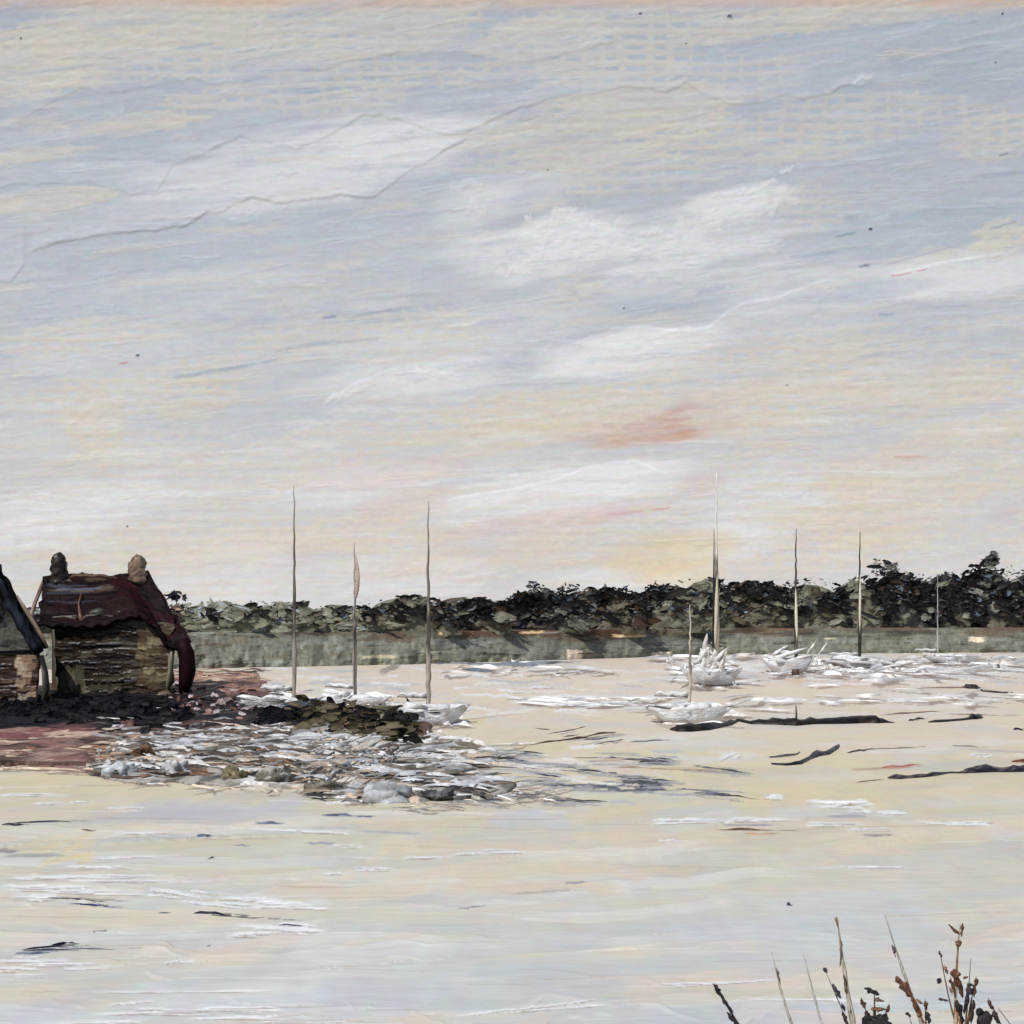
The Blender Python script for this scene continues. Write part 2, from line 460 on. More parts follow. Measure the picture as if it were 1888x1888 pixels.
def build_ridges(where, name, mat, label, cat='foam'):
    """low smooth ridges of foam, each dragged out to thin ends"""
    V, F, C = [], [], []
    rg = np.random.default_rng(5)
    prof = [(0, 0), (.25, .5), (.55, .95), (.8, 1.0), (1.05, .72), (1.25, 0)]
    nc = len(prof)
    for (px, py, L, W, m, c, bend, lift) in RIDGES[where]:
        n = max(7, int(L / 4))
        base = len(V)
        sd = rg.random() * 100
        cl = lin(c)
        row = rg.normal(0, .06, nc)
        skew = rg.uniform(-.5, .5)
        for i in range(n):
            u = -1 + 2 * i / (n - 1)
            w = max(1 - abs(u) ** 2.4, 0) ** .7 * (1 + .9 * (float(vn(np.array(u * 3 + sd + 50), np.array(sd))) - .5)) * (1 + skew * u) + .06
            x = px + u * L
            y = py + m * u * L + bend * (u * u - .4) + (float(vn(np.array(u * 2.2 + sd + 50), np.array(sd + 9))) - .5) * W * 1.2
            y = max(y, 1196)
            g = ground(x, y)
            k = g.y / FOC
            hh = W * w * k * 1.5
            for j, (a, b) in enumerate(prof):
                V.append((g.x, g.y + a * hh * (1.5 if where != 'shore' else 2.6), lift + b * hh * (1 if where != 'shore' else .72) - .01))
                C.append(cl * (1 + row[j] + rg.normal(0, .015)))
        for i in range(n - 1):
            for j in range(nc - 1):
                F.append((base + i * nc + j, base + (i + 1) * nc + j, base + (i + 1) * nc + j + 1, base + i * nc + j + 1))
    o = mesh_obj(name, np.array(V), np.array(F), mat, colors=np.clip(np.array(C), 0, 1))
    tag(o, label, cat, kind='stuff')


def build_water():
    S = Canvas(WROWS, WCOLS, True)
    X, Y = S.X, S.Y
    py = HZ + KG / Y
    px = CX + FOC * X / Y
    f1 = fbm(X / 6, Y / 9, 4)
    f2 = fbm(X / 1.6 + 9, Y / 3 + 4, 4)
    f3 = fbm(X / .5, Y / 1.2, 3)
    stops = [(1195, (222, 210, 192)), (1260, (225, 209, 187)), (1330, (221, 207, 183)), (1430, (219, 206, 171)), (1520, (209, 202, 179)), (1620, (210, 204, 184)), (1720, (204, 203, 191)), (1800, (201, 204, 199)), (1900, (201, 205, 204))]
    ps = np.array([s_[0] for s_ in stops], float)
    cs = np.array([lin(s_[1]) for s_ in stops])
    for k in range(3):
        S.col[..., k] = np.interp(py + (f1 - .5) * 60, ps, cs[:, k])
    S.col *= (1 + (f1 - .5) * .10 + (f2 - .5) * .07 + (f3 - .5) * .09)[..., None]
    S.h += (f2 - .5) * .02 + (f3 - .5) * .008 * np.clip(Y / 30, .6, 3)

    # broad knife passes
    for i in range(1500):
        q = RNG.random()
        yy = 1200 + 690 * q ** 1.25 + RNG.uniform(0, 40)
        xx = RNG.uniform(-500, 2400)
        k = (yy - 1200) / 690
        if k < .3:
            c = [(224, 208, 188), (204, 202, 202), (222, 206, 190), (230, 226, 220), (212, 208, 196), (224, 210, 178)][RNG.integers(6)]
        elif k < .6:
            c = [(212, 200, 170), (202, 200, 192), (222, 208, 176), (218, 214, 204), (198, 192, 178), (224, 206, 182)][RNG.integers(6)]
        else:
            c = [(204, 206, 204), (212, 206, 190), (196, 200, 202), (220, 208, 186), (208, 208, 200), (214, 216, 214)][RNG.integers(6)]
        px_stroke(S, xx, yy, RNG.uniform(40, 260) * (.5 + k * .7), RNG.uniform(2.5, 9) * (.6 + k * 2.6), -RNG.uniform(-.02, .05) - (.05 * k if xx > 900 else 0), c, RNG.uniform(.25, .7) * (1 - .45 * k), RNG.uniform(.2, 1.2) * (1 - .5 * k), dry=.4, edge=.45, soft=.8, rim=.3)
    # wide slanting sweeps across the near water
    for i in range(90):
        yy = RNG.uniform(1500, 1960)
        k = (yy - 1500) / 400
        xx = RNG.uniform(-200, 2100)
        c = [(212, 216, 218), (228, 223, 211), (196, 199, 199), (224, 211, 187), (224, 206, 184)][RNG.integers(5)]
        px_stroke(S, xx, yy, RNG.uniform(150, 420), RNG.uniform(8, 24) * (.5 + k), -RNG.uniform(0, .06) - (.06 if xx > 900 else 0), c, RNG.uniform(.3, .65), RNG.uniform(4, 9), dry=.33, edge=.6, soft=.3, rim=.9, bend=RNG.uniform(-1, 1))
    # lavender / yellow / grey fields
    for (a_, b_, L, W, c, k) in [(400, 1490, 180, 28, (200, 196, 202), .8), (300, 1500, 160, 14, (190, 186, 190), .5), (120, 1552, 70, 16, (228, 208, 158), .5), (130, 1585, 50, 12, (232, 208, 146), .6), (90, 1572, 60, 10, (226, 206, 160), .5), (1000, 1510, 110, 26, (204, 203, 204), .8), (1120, 1500, 90, 22, (218, 205, 172), .7), (1480, 1470, 160, 30, (222, 206, 164), .6), (1060, 1380, 200, 12, (222, 206, 164), .5),
                              (980, 1640, 180, 18, (224, 204, 176), .7), (1150, 1610, 150, 14, (224, 204, 178), .6), (760, 1570, 80, 30, (224, 208, 180), .7), (640, 1640, 160, 20, (222, 205, 178), .6), (900, 1660, 150, 12, (205, 200, 192), .6), (1750, 1600, 200, 30, (216, 206, 192), .5), (1600, 1570, 90, 14, (226, 206, 184), .5), (1480, 1700, 300, 40, (200, 204, 206), .6), (1600, 1780, 300, 40, (204, 207, 206), .6),
                              (1430, 1835, 130, 14, (206, 203, 178), .8), (1250, 1830, 160, 10, (206, 202, 182), .6), (1700, 1820, 200, 16, (208, 205, 190), .5), (300, 1800, 300, 40, (203, 202, 194), .5), (900, 1790, 300, 50, (201, 204, 202), .5), (150, 1440, 180, 14, (222, 206, 168), .7), (1560, 1255, 140, 12, (222, 186, 160), .8), (1340, 1240, 60, 16, (222, 188, 160), .6), (760, 1370, 60, 16, (222, 196, 170), .7), (860, 1330, 40, 8, (230, 208, 150), .6)]:
        px_stroke(S, a_, b_, L, W, -.01, c, k, .5, dry=.2, edge=.6, soft=.8, rim=.1)
    # white knife strokes
    W_ = (238, 237, 235)
    for (a_, b_, L, W, m, hp) in [(160, 1618, 150, 4, -.02, 2), (230, 1626, 120, 4, 0, 2), (90, 1640, 90, 6, 0, 2), (180, 1645, 110, 5, .02, 2), (60, 1655, 60, 7, .02, 2), (330, 1650, 70, 6, .12, 2), (400, 1668, 90, 5, .1, 2), (470, 1655, 80, 7, .05, 2), (540, 1668, 80, 8, .02, 2), (500, 1710, 90, 7, .02, 2), (560, 1720, 50, 6, 0, 2),
                                 (460, 1725, 50, 5, -.03, 2), (60, 1770, 80, 5, 0, 2), (120, 1778, 90, 4, -.02, 2), (30, 1788, 50, 5, 0, 2), (170, 1785, 60, 3, -.02, 2), (60, 1800, 40, 3, 0, 1.5), (330, 1776, 30, 4, -.15, 2), (280, 1868, 120, 4, -.03, 2), (380, 1862, 150, 4, .02, 2), (450, 1878, 120, 4, 0, 2), (150, 1885, 120, 4, 0, 2), (250, 1850, 60, 3, -.1, 2), (560, 1886, 100, 3, 0, 2),
                                 (60, 1466, 80, 3, 0, 2), (230, 1490, 40, 3, .05, 2), (120, 1480, 60, 2.5, 0, 2), (260, 1535, 60, 2.5, 0, 1.5), (260, 1580, 90, 3, -.05, 1.5), (200, 1600, 90, 2.5, .02, 1.5), (640, 1560, 40, 3, 0, 2), (560, 1533, 120, 2.5, .02, 2), (790, 1580, 50, 4, -.02, 2), (860, 1575, 40, 3, -.05, 2), (690, 1603, 40, 4, -.03, 2), (620, 1612, 30, 3, -.05, 2),
                                 (1000, 1292, 70, 6, .04, 3), (1080, 1298, 100, 4, .03, 3), (1150, 1296, 80, 4, .03, 3), (1000, 1268, 50, 3, 0, 2), (960, 1275, 30, 2, 0, 2), (1120, 1284, 120, 3, 0, 2), (1040, 1311, 20, 4, 0, 2), (1430, 1290, 50, 3, -.02, 2), (1280, 1515, 90, 4, -.02, 2), (1400, 1512, 60, 4, 0, 2), (1550, 1485, 70, 8, .03, 2.5), (1620, 1500, 60, 5, .03, 2), (1430, 1470, 22, 5, 0, 2), (1540, 1520, 60, 4, 0, 2), (1600, 1530, 50, 3, 0, 2),
                                 (1560, 1480, 50, 5, -.1, 2), (1700, 1240, 120, 4, .04, 3), (1600, 1228, 60, 6, 0, 3), (1650, 1215, 90, 4, 0, 3), (1790, 1225, 80, 4, 0, 3), (1850, 1235, 60, 4, 0, 3), (1760, 1245, 60, 3, 0, 2), (1760, 1283, 40, 4, 0, 2), (1660, 1290, 30, 4, 0, 2), (1820, 1393, 40, 3, .05, 2), (920, 1390, 20, 5, -.4, 2), (950, 1448, 50, 3, .03, 2), (930, 1467, 60, 3, .02, 2), (1240, 1552, 30, 3, 0, 2), (930, 1570, 50, 4, 0, 2),
                                 (870, 1405, 60, 5, 0, 3), (820, 1362, 40, 6, 0, 3), (760, 1385, 50, 6, .05, 3), (700, 1395, 60, 6, -.2, 3), (1340, 1393, 30, 4, -.3, 2), (1560, 1600, 120, 3, 0, 1), (1740, 1520, 100, 4, .05, 2), (1480, 1845, 120, 3, .02, 1.5), (1300, 1815, 200, 2.5, -.04, 1.5), (1000, 1860, 200, 2.5, -.08, 1.5), (330, 1830, 200, 2.5, .01, 1.5)]:
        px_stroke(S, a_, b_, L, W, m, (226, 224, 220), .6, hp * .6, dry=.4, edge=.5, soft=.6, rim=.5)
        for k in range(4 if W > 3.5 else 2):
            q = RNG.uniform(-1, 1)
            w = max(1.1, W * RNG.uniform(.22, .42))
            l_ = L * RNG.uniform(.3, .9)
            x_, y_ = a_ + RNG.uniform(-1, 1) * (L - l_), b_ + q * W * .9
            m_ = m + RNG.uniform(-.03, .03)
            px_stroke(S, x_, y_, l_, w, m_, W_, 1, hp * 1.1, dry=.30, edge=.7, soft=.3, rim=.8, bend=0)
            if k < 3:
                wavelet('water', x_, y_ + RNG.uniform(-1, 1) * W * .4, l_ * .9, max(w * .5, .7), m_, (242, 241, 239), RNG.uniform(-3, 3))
            px_stroke(S, x_ + RNG.uniform(-6, 10), y_ + w * 1.6, l_ * .9, 1.0, m_, (150, 124, 104), .6, -.4, dry=.4, edge=.5, soft=.5)  # thin brown shadow line painted below the white stroke
    # fine scratches of the knife
    for i in range(90):
        yy = RNG.uniform(1440, 1900)
        xx = RNG.uniform(-200, 1000) if RNG.random() < .6 else RNG.uniform(0, 2100)
        c = [(170, 150, 128), (235, 234, 230), (188, 172, 150)][RNG.integers(3)]
        px_stroke(S, xx, yy, RNG.uniform(30, 160), RNG.uniform(.9, 2.0), RNG.uniform(-.04, .03), c, RNG.uniform(.3, .6), RNG.uniform(-.8, 1.6), dry=.46, edge=.5, soft=.6)
    # dark ripples and weed lines lying in the water
    K = (28, 28, 42)
    for (a_, b_, L, W, m, c, a0) in [(150, 1660, 70, 3, .07, K, 1), (165, 1670, 55, 3, .06, (40, 48, 88), 1), (400, 1688, 50, 4.5, .06, K, 1), (450, 1693, 100, 2.5, .07, (50, 50, 70), .9), (530, 1706, 40, 2.5, .06, (60, 64, 90), .9), (85, 1747, 60, 3, -.09, K, 1), (115, 1740, 26, 4.5, -.08, K, 1), (130, 1750, 100, 2.5, -.03, (50, 55, 72), .9), (60, 1757, 38, 4, -.06, (90, 100, 125), 1),
                                 (300, 1684, 11, 3.5, 0, (70, 76, 98), 1), (180, 1720, 14, 2.5, .03, (50, 50, 60), 1), (157, 1720, 8, 2.5, 0, (50, 50, 60), 1), (70, 1516, 75, 3.5, -.03, (60, 60, 76), .95), (25, 1520, 26, 4, 0, (40, 40, 54), 1), (490, 1521, 30, 5.5, .05, (110, 118, 140), 1), (620, 1504, 36, 5, .01, (98, 106, 132), 1), (670, 1506, 18, 4, 0, (98, 106, 132), .9), (375, 1542, 17, 5.5, 0, (84, 96, 108), .95), (60, 1578, 50, 6, 0, (160, 162, 160), .7), (10, 1570, 28, 5, .1, (150, 140, 140), .8),
                                 (445, 1559, 14, 2, .1, (110, 124, 140), .9), (590, 1555, 30, 2.5, 0, (150, 156, 168), .8), (720, 1535, 60, 3, .05, (175, 178, 184), .8), (160, 1533, 16, 4, .1, (110, 86, 76), .8), (380, 1745, 10, 2, 0, (60, 60, 70), 1), (175, 1668, 20, 2.5, .3, (90, 80, 84), .9), (390, 1583, 8, 3, -.3, (110, 96, 90), .9),
                                 (1456, 1669, 5, 4, 0, (50, 50, 70), 1), (870, 1675, 26, 3, -.1, (150, 146, 140), .8), (1060, 1628, 20, 4, -.05, (160, 158, 160), .8), (1000, 1645, 60, 3, -.08, (178, 172, 166), .7), (1380, 1530, 70, 3, 0, (110, 84, 72), .9), (1380, 1522, 50, 2, 0, (150, 150, 165), .9), (1560, 1505, 40, 2.5, 0, (160, 158, 165), .8), (1620, 1541, 30, 3, 0, (150, 140, 140), .8), (1400, 1537, 36, 2.5, 0, (182, 130, 92), .9),
                                 (930, 1225, 70, 5, .02, (118, 122, 134), .85), (1000, 1222, 60, 4, -.02, (130, 132, 140), .8), (880, 1235, 30, 5, .1, (100, 108, 124), .9), (1040, 1242, 30, 2.5, -.1, (110, 106, 106), .9), (840, 1222, 40, 4, 0, (120, 124, 130), .7), (720, 1232, 14, 10, .3, (150, 142, 128), .8), (700, 1262, 80, 5, 0, (196, 192, 192), .8), (640, 1250, 60, 5, 0, (205, 195, 186), .7),
                                 (1240, 1418, 120, 3, .03, (150, 130, 110), .5), (1030, 1366, 60, 3, -.12, (90, 60, 50), .9), (1100, 1355, 40, 3, -.15, (84, 64, 60), .9), (1190, 1366, 36, 2.5, -.03, (96, 96, 100), .9), (1000, 1344, 16, 2, .1, (110, 100, 96), .9), (1150, 1400, 70, 2, -.05, (190, 130, 100), .5), (1740, 1268, 60, 2, 0, (130, 110, 100), .7), (1850, 1385, 60, 3, .05, (190, 180, 170), .7),
                                 (1660, 1413, 40, 3, -.08, (170, 110, 88), .8), (1620, 1417, 60, 3, -.05, (176, 140, 120), .6), (1600, 1440, 30, 2, -.12, (100, 84, 72), .9), (1640, 1380, 60, 2, -.05, (120, 108, 108), .9), (1580, 1385, 20, 3, -.1, (60, 54, 60), .9), (1780, 1376, 30, 2, .05, (120, 116, 112), .8), (1680, 1315, 60, 2, -.06, (120, 96, 88), .8), (1690, 1326, 16, 3, -.1, (56, 44, 44), .95), (1878, 1345, 10, 4, 0, (40, 40, 50), 1), (1800, 1318, 60, 1.8, .03, (140, 124, 118), .8)]:
        if sum(c) < 420:
            wavelet('weed', a_, b_ + W * .4, L, W * .8, m, c, RNG.uniform(-1.5, 1.5))
        else:
            px_stroke(S, a_, b_, L, W * .85, m, c, a0, 1.0, dry=.27, edge=.35, soft=.35, rim=.5, jag=.1)
        px_stroke(S, a_ + L * .3, b_ + RNG.uniform(-2, 2), L * 1.1, W * .35, m * .8, c, a0 * .8, .6, dry=.42, edge=.3, soft=.5, jag=.1)
    # choppy impasto round the moored boats
    for i in range(380):
        z = RNG.random()
        if z < .45:
            xx, yy = RNG.uniform(1220, 1900), RNG.uniform(1203, 1262)
        elif z < .75:
            xx, yy = RNG.uniform(480, 1200), RNG.uniform(1230, 1320)
        else:
            xx, yy = RNG.uniform(640, 1250), RNG.uniform(1370, 1480)
        c = [(238, 236, 234), (214, 208, 202), (226, 206, 186), (190, 190, 192), (232, 226, 214)][RNG.integers(5)]
        px_stroke(S, xx, yy, RNG.uniform(10, 60), RNG.uniform(1.3, 4), RNG.uniform(-.12, .12), c, .85, RNG.uniform(1.2, 3.2), dry=.36, edge=.7, rim=.8, jag=.8)
    for k, q in enumerate((3.0, 41.0, 87.0)):
        S.col[..., k] *= 1 + (fbm(X / .22 + q, Y / 1.1 + q, 4) - .5) * (.13 if k != 2 else .10)

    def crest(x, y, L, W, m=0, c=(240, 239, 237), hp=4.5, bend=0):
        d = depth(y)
        px_stroke(S, x + 4, y + W * 1.3, L * .95, W * .55, m, (132, 112, 98), .75, .2, dry=.3, edge=.4, soft=.5, bend=bend * d * d / KG)  # shaded lower edge of the crest, painted as a dark line
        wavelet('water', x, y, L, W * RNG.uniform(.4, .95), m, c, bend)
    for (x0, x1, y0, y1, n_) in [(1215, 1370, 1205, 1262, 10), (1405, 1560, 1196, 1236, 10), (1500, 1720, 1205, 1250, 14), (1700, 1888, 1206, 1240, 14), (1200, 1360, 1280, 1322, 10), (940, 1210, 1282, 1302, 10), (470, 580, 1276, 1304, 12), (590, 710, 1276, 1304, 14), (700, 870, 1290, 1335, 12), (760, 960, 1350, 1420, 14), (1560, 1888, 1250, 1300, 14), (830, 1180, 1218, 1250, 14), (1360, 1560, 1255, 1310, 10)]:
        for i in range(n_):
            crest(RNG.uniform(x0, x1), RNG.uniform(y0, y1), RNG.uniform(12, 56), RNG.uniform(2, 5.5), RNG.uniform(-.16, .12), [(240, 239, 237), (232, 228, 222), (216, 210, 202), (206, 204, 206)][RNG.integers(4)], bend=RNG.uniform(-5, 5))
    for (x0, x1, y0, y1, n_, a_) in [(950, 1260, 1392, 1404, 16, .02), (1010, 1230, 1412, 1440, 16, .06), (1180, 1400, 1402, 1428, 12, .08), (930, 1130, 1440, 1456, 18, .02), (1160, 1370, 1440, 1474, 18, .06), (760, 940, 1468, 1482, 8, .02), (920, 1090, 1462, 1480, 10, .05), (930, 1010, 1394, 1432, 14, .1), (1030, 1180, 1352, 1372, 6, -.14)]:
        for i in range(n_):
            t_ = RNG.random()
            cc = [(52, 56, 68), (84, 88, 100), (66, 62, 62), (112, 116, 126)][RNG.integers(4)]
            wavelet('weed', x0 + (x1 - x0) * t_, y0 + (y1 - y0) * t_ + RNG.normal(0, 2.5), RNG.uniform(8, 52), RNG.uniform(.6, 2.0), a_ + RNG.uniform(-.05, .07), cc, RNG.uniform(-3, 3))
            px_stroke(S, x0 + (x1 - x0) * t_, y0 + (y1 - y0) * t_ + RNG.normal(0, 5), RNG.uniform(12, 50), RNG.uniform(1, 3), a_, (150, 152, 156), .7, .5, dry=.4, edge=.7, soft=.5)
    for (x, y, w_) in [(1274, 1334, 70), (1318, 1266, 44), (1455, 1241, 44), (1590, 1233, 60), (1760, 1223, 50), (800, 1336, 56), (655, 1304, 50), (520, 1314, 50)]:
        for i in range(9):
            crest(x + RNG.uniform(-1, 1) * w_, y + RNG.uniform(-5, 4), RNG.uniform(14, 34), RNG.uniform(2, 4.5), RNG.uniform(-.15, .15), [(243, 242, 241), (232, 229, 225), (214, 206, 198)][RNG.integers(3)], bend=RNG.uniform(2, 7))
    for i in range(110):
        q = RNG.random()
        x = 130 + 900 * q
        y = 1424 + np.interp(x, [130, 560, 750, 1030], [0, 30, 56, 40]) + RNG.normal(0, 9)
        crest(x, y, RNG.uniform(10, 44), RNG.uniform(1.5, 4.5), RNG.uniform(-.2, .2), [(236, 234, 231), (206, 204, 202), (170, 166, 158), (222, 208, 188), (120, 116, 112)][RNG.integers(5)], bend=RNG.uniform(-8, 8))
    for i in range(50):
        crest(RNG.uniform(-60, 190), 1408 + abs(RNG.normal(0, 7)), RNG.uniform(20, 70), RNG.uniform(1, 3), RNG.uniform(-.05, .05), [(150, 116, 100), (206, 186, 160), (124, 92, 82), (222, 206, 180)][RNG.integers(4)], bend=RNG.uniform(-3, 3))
    # thick white smears standing in the shallows by the boats
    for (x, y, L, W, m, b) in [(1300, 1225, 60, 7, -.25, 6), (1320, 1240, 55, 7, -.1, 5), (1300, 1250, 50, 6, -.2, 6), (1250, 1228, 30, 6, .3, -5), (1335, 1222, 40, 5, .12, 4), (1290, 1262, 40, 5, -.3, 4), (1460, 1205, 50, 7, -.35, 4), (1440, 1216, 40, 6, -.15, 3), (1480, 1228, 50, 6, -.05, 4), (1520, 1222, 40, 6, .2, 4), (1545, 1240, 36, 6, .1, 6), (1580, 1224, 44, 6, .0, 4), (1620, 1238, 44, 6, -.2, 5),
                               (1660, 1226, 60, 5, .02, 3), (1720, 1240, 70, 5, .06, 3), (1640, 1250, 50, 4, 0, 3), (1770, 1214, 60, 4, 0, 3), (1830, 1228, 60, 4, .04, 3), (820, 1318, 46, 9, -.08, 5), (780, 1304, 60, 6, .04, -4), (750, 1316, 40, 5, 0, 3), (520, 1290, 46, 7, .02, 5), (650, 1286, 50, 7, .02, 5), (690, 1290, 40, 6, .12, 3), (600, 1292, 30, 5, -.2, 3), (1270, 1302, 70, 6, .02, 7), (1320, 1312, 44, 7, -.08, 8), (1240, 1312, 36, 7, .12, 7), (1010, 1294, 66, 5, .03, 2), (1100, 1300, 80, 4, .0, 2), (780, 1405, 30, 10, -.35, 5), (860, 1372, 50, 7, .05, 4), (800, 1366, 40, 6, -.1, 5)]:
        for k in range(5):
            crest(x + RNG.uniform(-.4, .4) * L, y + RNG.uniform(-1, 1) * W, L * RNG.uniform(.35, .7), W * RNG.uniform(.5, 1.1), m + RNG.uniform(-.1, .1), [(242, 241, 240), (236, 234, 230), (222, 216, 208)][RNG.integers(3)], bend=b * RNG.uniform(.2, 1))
    for i in range(14):
        px_stroke(S, RNG.uniform(1110, 1220), RNG.uniform(1442, 1462), RNG.uniform(10, 34), RNG.uniform(1.5, 3.5), RNG.uniform(-.1, .1), [(78, 84, 98), (104, 110, 122), (150, 152, 158), (60, 64, 76)][RNG.integers(4)], .95, 2, dry=.2, edge=.6)
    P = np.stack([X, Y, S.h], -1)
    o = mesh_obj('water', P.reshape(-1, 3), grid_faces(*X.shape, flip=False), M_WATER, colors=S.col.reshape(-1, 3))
    tag(o, kind='structure')


build_water()


def in_poly(px, py, poly):
    r = np.zeros(px.shape, bool)
    n = len(poly)
    for i in range(n):
        x0, y0 = poly[i]
        x1, y1 = poly[(i + 1) % n]
        c = ((y0 > py) != (y1 > py)) & (px < (x1 - x0) * (py - y0) / (y1 - y0 + 1e-9) + x0)
        r ^= c
    return r


def build_shore():
    rows = KG / (np.arange(1492, 1226, -1.0) - HZ)
    cols = (np.concatenate([np.arange(-1400, -100, 12), np.arange(-100, 960, 1.8)]) - CX) / FOC
    S = Canvas(rows, cols, True)
    X, Y = S.X, S.Y
    py = HZ + KG / Y
    px = CX + FOC * X / Y
    wob = (fbm(X / 1.5, Y / 4, 4) - .5) * 46
    wob2 = (fbm(X / 1.2 + 30, Y / 3, 4) - .5) * 22
    main = [(-1400, 1262), (0, 1266), (200, 1262), (340, 1248), (470, 1246), (520, 1290), (560, 1306), (640, 1300), (730, 1318), (800, 1350), (770, 1378), (700, 1392), (560, 1402), (420, 1400), (300, 1400), (160, 1410), (0, 1412), (-1400, 1408)]
    shing = [(140, 1405), (300, 1360), (460, 1350), (620, 1375), (720, 1390), (880, 1405), (930, 1440), (900, 1480), (740, 1488), (560, 1462), (400, 1446), (220, 1440)]
    m = in_poly(px + wob, py + wob2, main)
    m2 = in_poly(px + wob * 2.4, py + wob2 * 2.2, shing) & ~m
    S.col[:] = lin((96, 74, 64))
    f = fbm(X / .8, Y / 2, 4)
    S.mix(m2 * 1.0, (176, 168, 158))
    S.mix(sstep(.5, .6, f) * m2, (110, 108, 100))
    # bands of soil, red shingle, black weed
    K = (20, 19, 25)
    R1 = RNG

    S.mix(in_poly(px + wob * .5, py + wob2 * .5, [(-400, 1290), (0, 1290), (340, 1276), (560, 1312), (560, 1348), (380, 1352), (300, 1366), (120, 1354), (0, 1352), (-400, 1350)]) * .95, (22, 20, 25))

    def dabs(n, x0, x1, y0, y1, cs, L=(20, 60), W=(3, 7), h=(1, 3), slope=.05, a=.95):
        for i in range(n):
            px_stroke(S, R1.uniform(x0, x1), R1.uniform(y0, y1), R1.uniform(*L), R1.uniform(*W), R1.uniform(-slope, slope), cs[R1.integers(len(cs))], a, R1.uniform(*h), dry=.26, edge=.55, rim=.8)
    dabs(160, -900, 60, 1262, 1410, [(70, 56, 50), (40, 34, 36), (110, 78, 66)], L=(40, 140))
    dabs(60, 330, 480, 1240, 1264, [(150, 112, 94), (180, 140, 118), (116, 86, 76), (206, 180, 158)], W=(2, 4))
    dabs(120, 300, 500, 1262, 1330, [(96, 70, 70), (140, 104, 104), (70, 52, 50), (196, 176, 176), (150, 112, 90), (40, 32, 34)], W=(2, 6))
    dabs(320, -20, 370, 1284, 1348, [K, (30, 28, 36), (16, 16, 24), (38, 32, 34)], L=(30, 90), W=(4, 8), slope=.03)
    dabs(120, 320, 570, 1298, 1350, [K, (30, 28, 32), (60, 44, 38), (18, 18, 28)], L=(20, 60), W=(3, 7))
    dabs(50, 560, 780, 1310, 1375, [(62, 56, 44), (100, 92, 76), (34, 30, 26), (84, 74, 56), (150, 140, 124)], L=(20, 60), W=(4, 8), slope=.1)
    dabs(40, 120, 330, 1340, 1365, [(60, 44, 42), (36, 30, 32), (90, 62, 60), (120, 80, 78)], L=(20, 70), W=(3, 6))
    dabs(60, -40, 190, 1352, 1408, [(140, 100, 92), (120, 90, 82), (88, 68, 62), (180, 148, 130), (128, 108, 98), (160, 134, 120)], L=(30, 100), W=(3, 6), slope=.02)
    dabs(10, -20, 150, 1352, 1366, [(132, 80, 80), (116, 76, 72), (196, 170, 152), (150, 116, 104)], L=(20, 60), W=(4, 7), slope=.05)
    dabs(40, 180, 320, 1370, 1408, [(120, 94, 80), (150, 116, 92), (176, 140, 110), (92, 74, 66)], L=(20, 70), W=(3, 6))
    dabs(140, 260, 700, 1345, 1400, [(206, 206, 208), (226, 224, 222), (160, 158, 156), (110, 100, 90), (70, 62, 58), (190, 170, 152)], L=(10, 40), W=(2, 6), h=(2, 5), slope=.2)
    dabs(150, 400, 900, 1385, 1480, [(190, 190, 190), (226, 222, 218), (120, 114, 104), (150, 144, 134), (206, 184, 162), (84, 80, 76), (214, 204, 190)], L=(10, 46), W=(3, 7), h=(2, 5), slope=.25)
    dabs(60, 560, 700, 1370, 1430, [(214, 210, 204), (150, 146, 136), (186, 180, 170)], L=(8, 26), W=(3, 6), h=(2, 5), slope=.6)
    for i in range(260):
        q = RNG.random()
        x = 190 + 720 * q
        y = 1372 + q * 50 + RNG.normal(0, 26)
        y = min(y, 1418 + (x - 200) * .085)
        c = [(206, 206, 206), (184, 185, 187), (150, 148, 142), (214, 210, 203), (196, 178, 158), (118, 112, 102)][RNG.integers(6)]
        L, W, m_, b_ = RNG.uniform(14, 64), RNG.uniform(1.8, 5.5), RNG.normal(0, .1), RNG.uniform(-7, 7)
        if 560 < x < 740 and RNG.random() < .5:
            L, m_, b_ = RNG.uniform(10, 28), -RNG.uniform(.4, .8), RNG.uniform(-3, 3)
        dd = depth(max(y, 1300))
        px_stroke(S, x + 3, y + W * 1.4, L, W * .6, m_, [(70, 62, 56), (110, 92, 76), (52, 48, 48)][RNG.integers(3)], .9, .3, dry=.25, edge=.5, bend=b_ * dd * dd / KG)  # shade under the ridge, painted as a dark stroke
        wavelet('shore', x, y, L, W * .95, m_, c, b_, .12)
        if RNG.random() < .5:
            wavelet('shore', x + RNG.uniform(-20, 20), y + W * 1.3, L * .8, W * .4, m_, [(64, 56, 52), (120, 112, 98), (150, 120, 96), (96, 90, 80)][RNG.integers(4)], b_, .1)
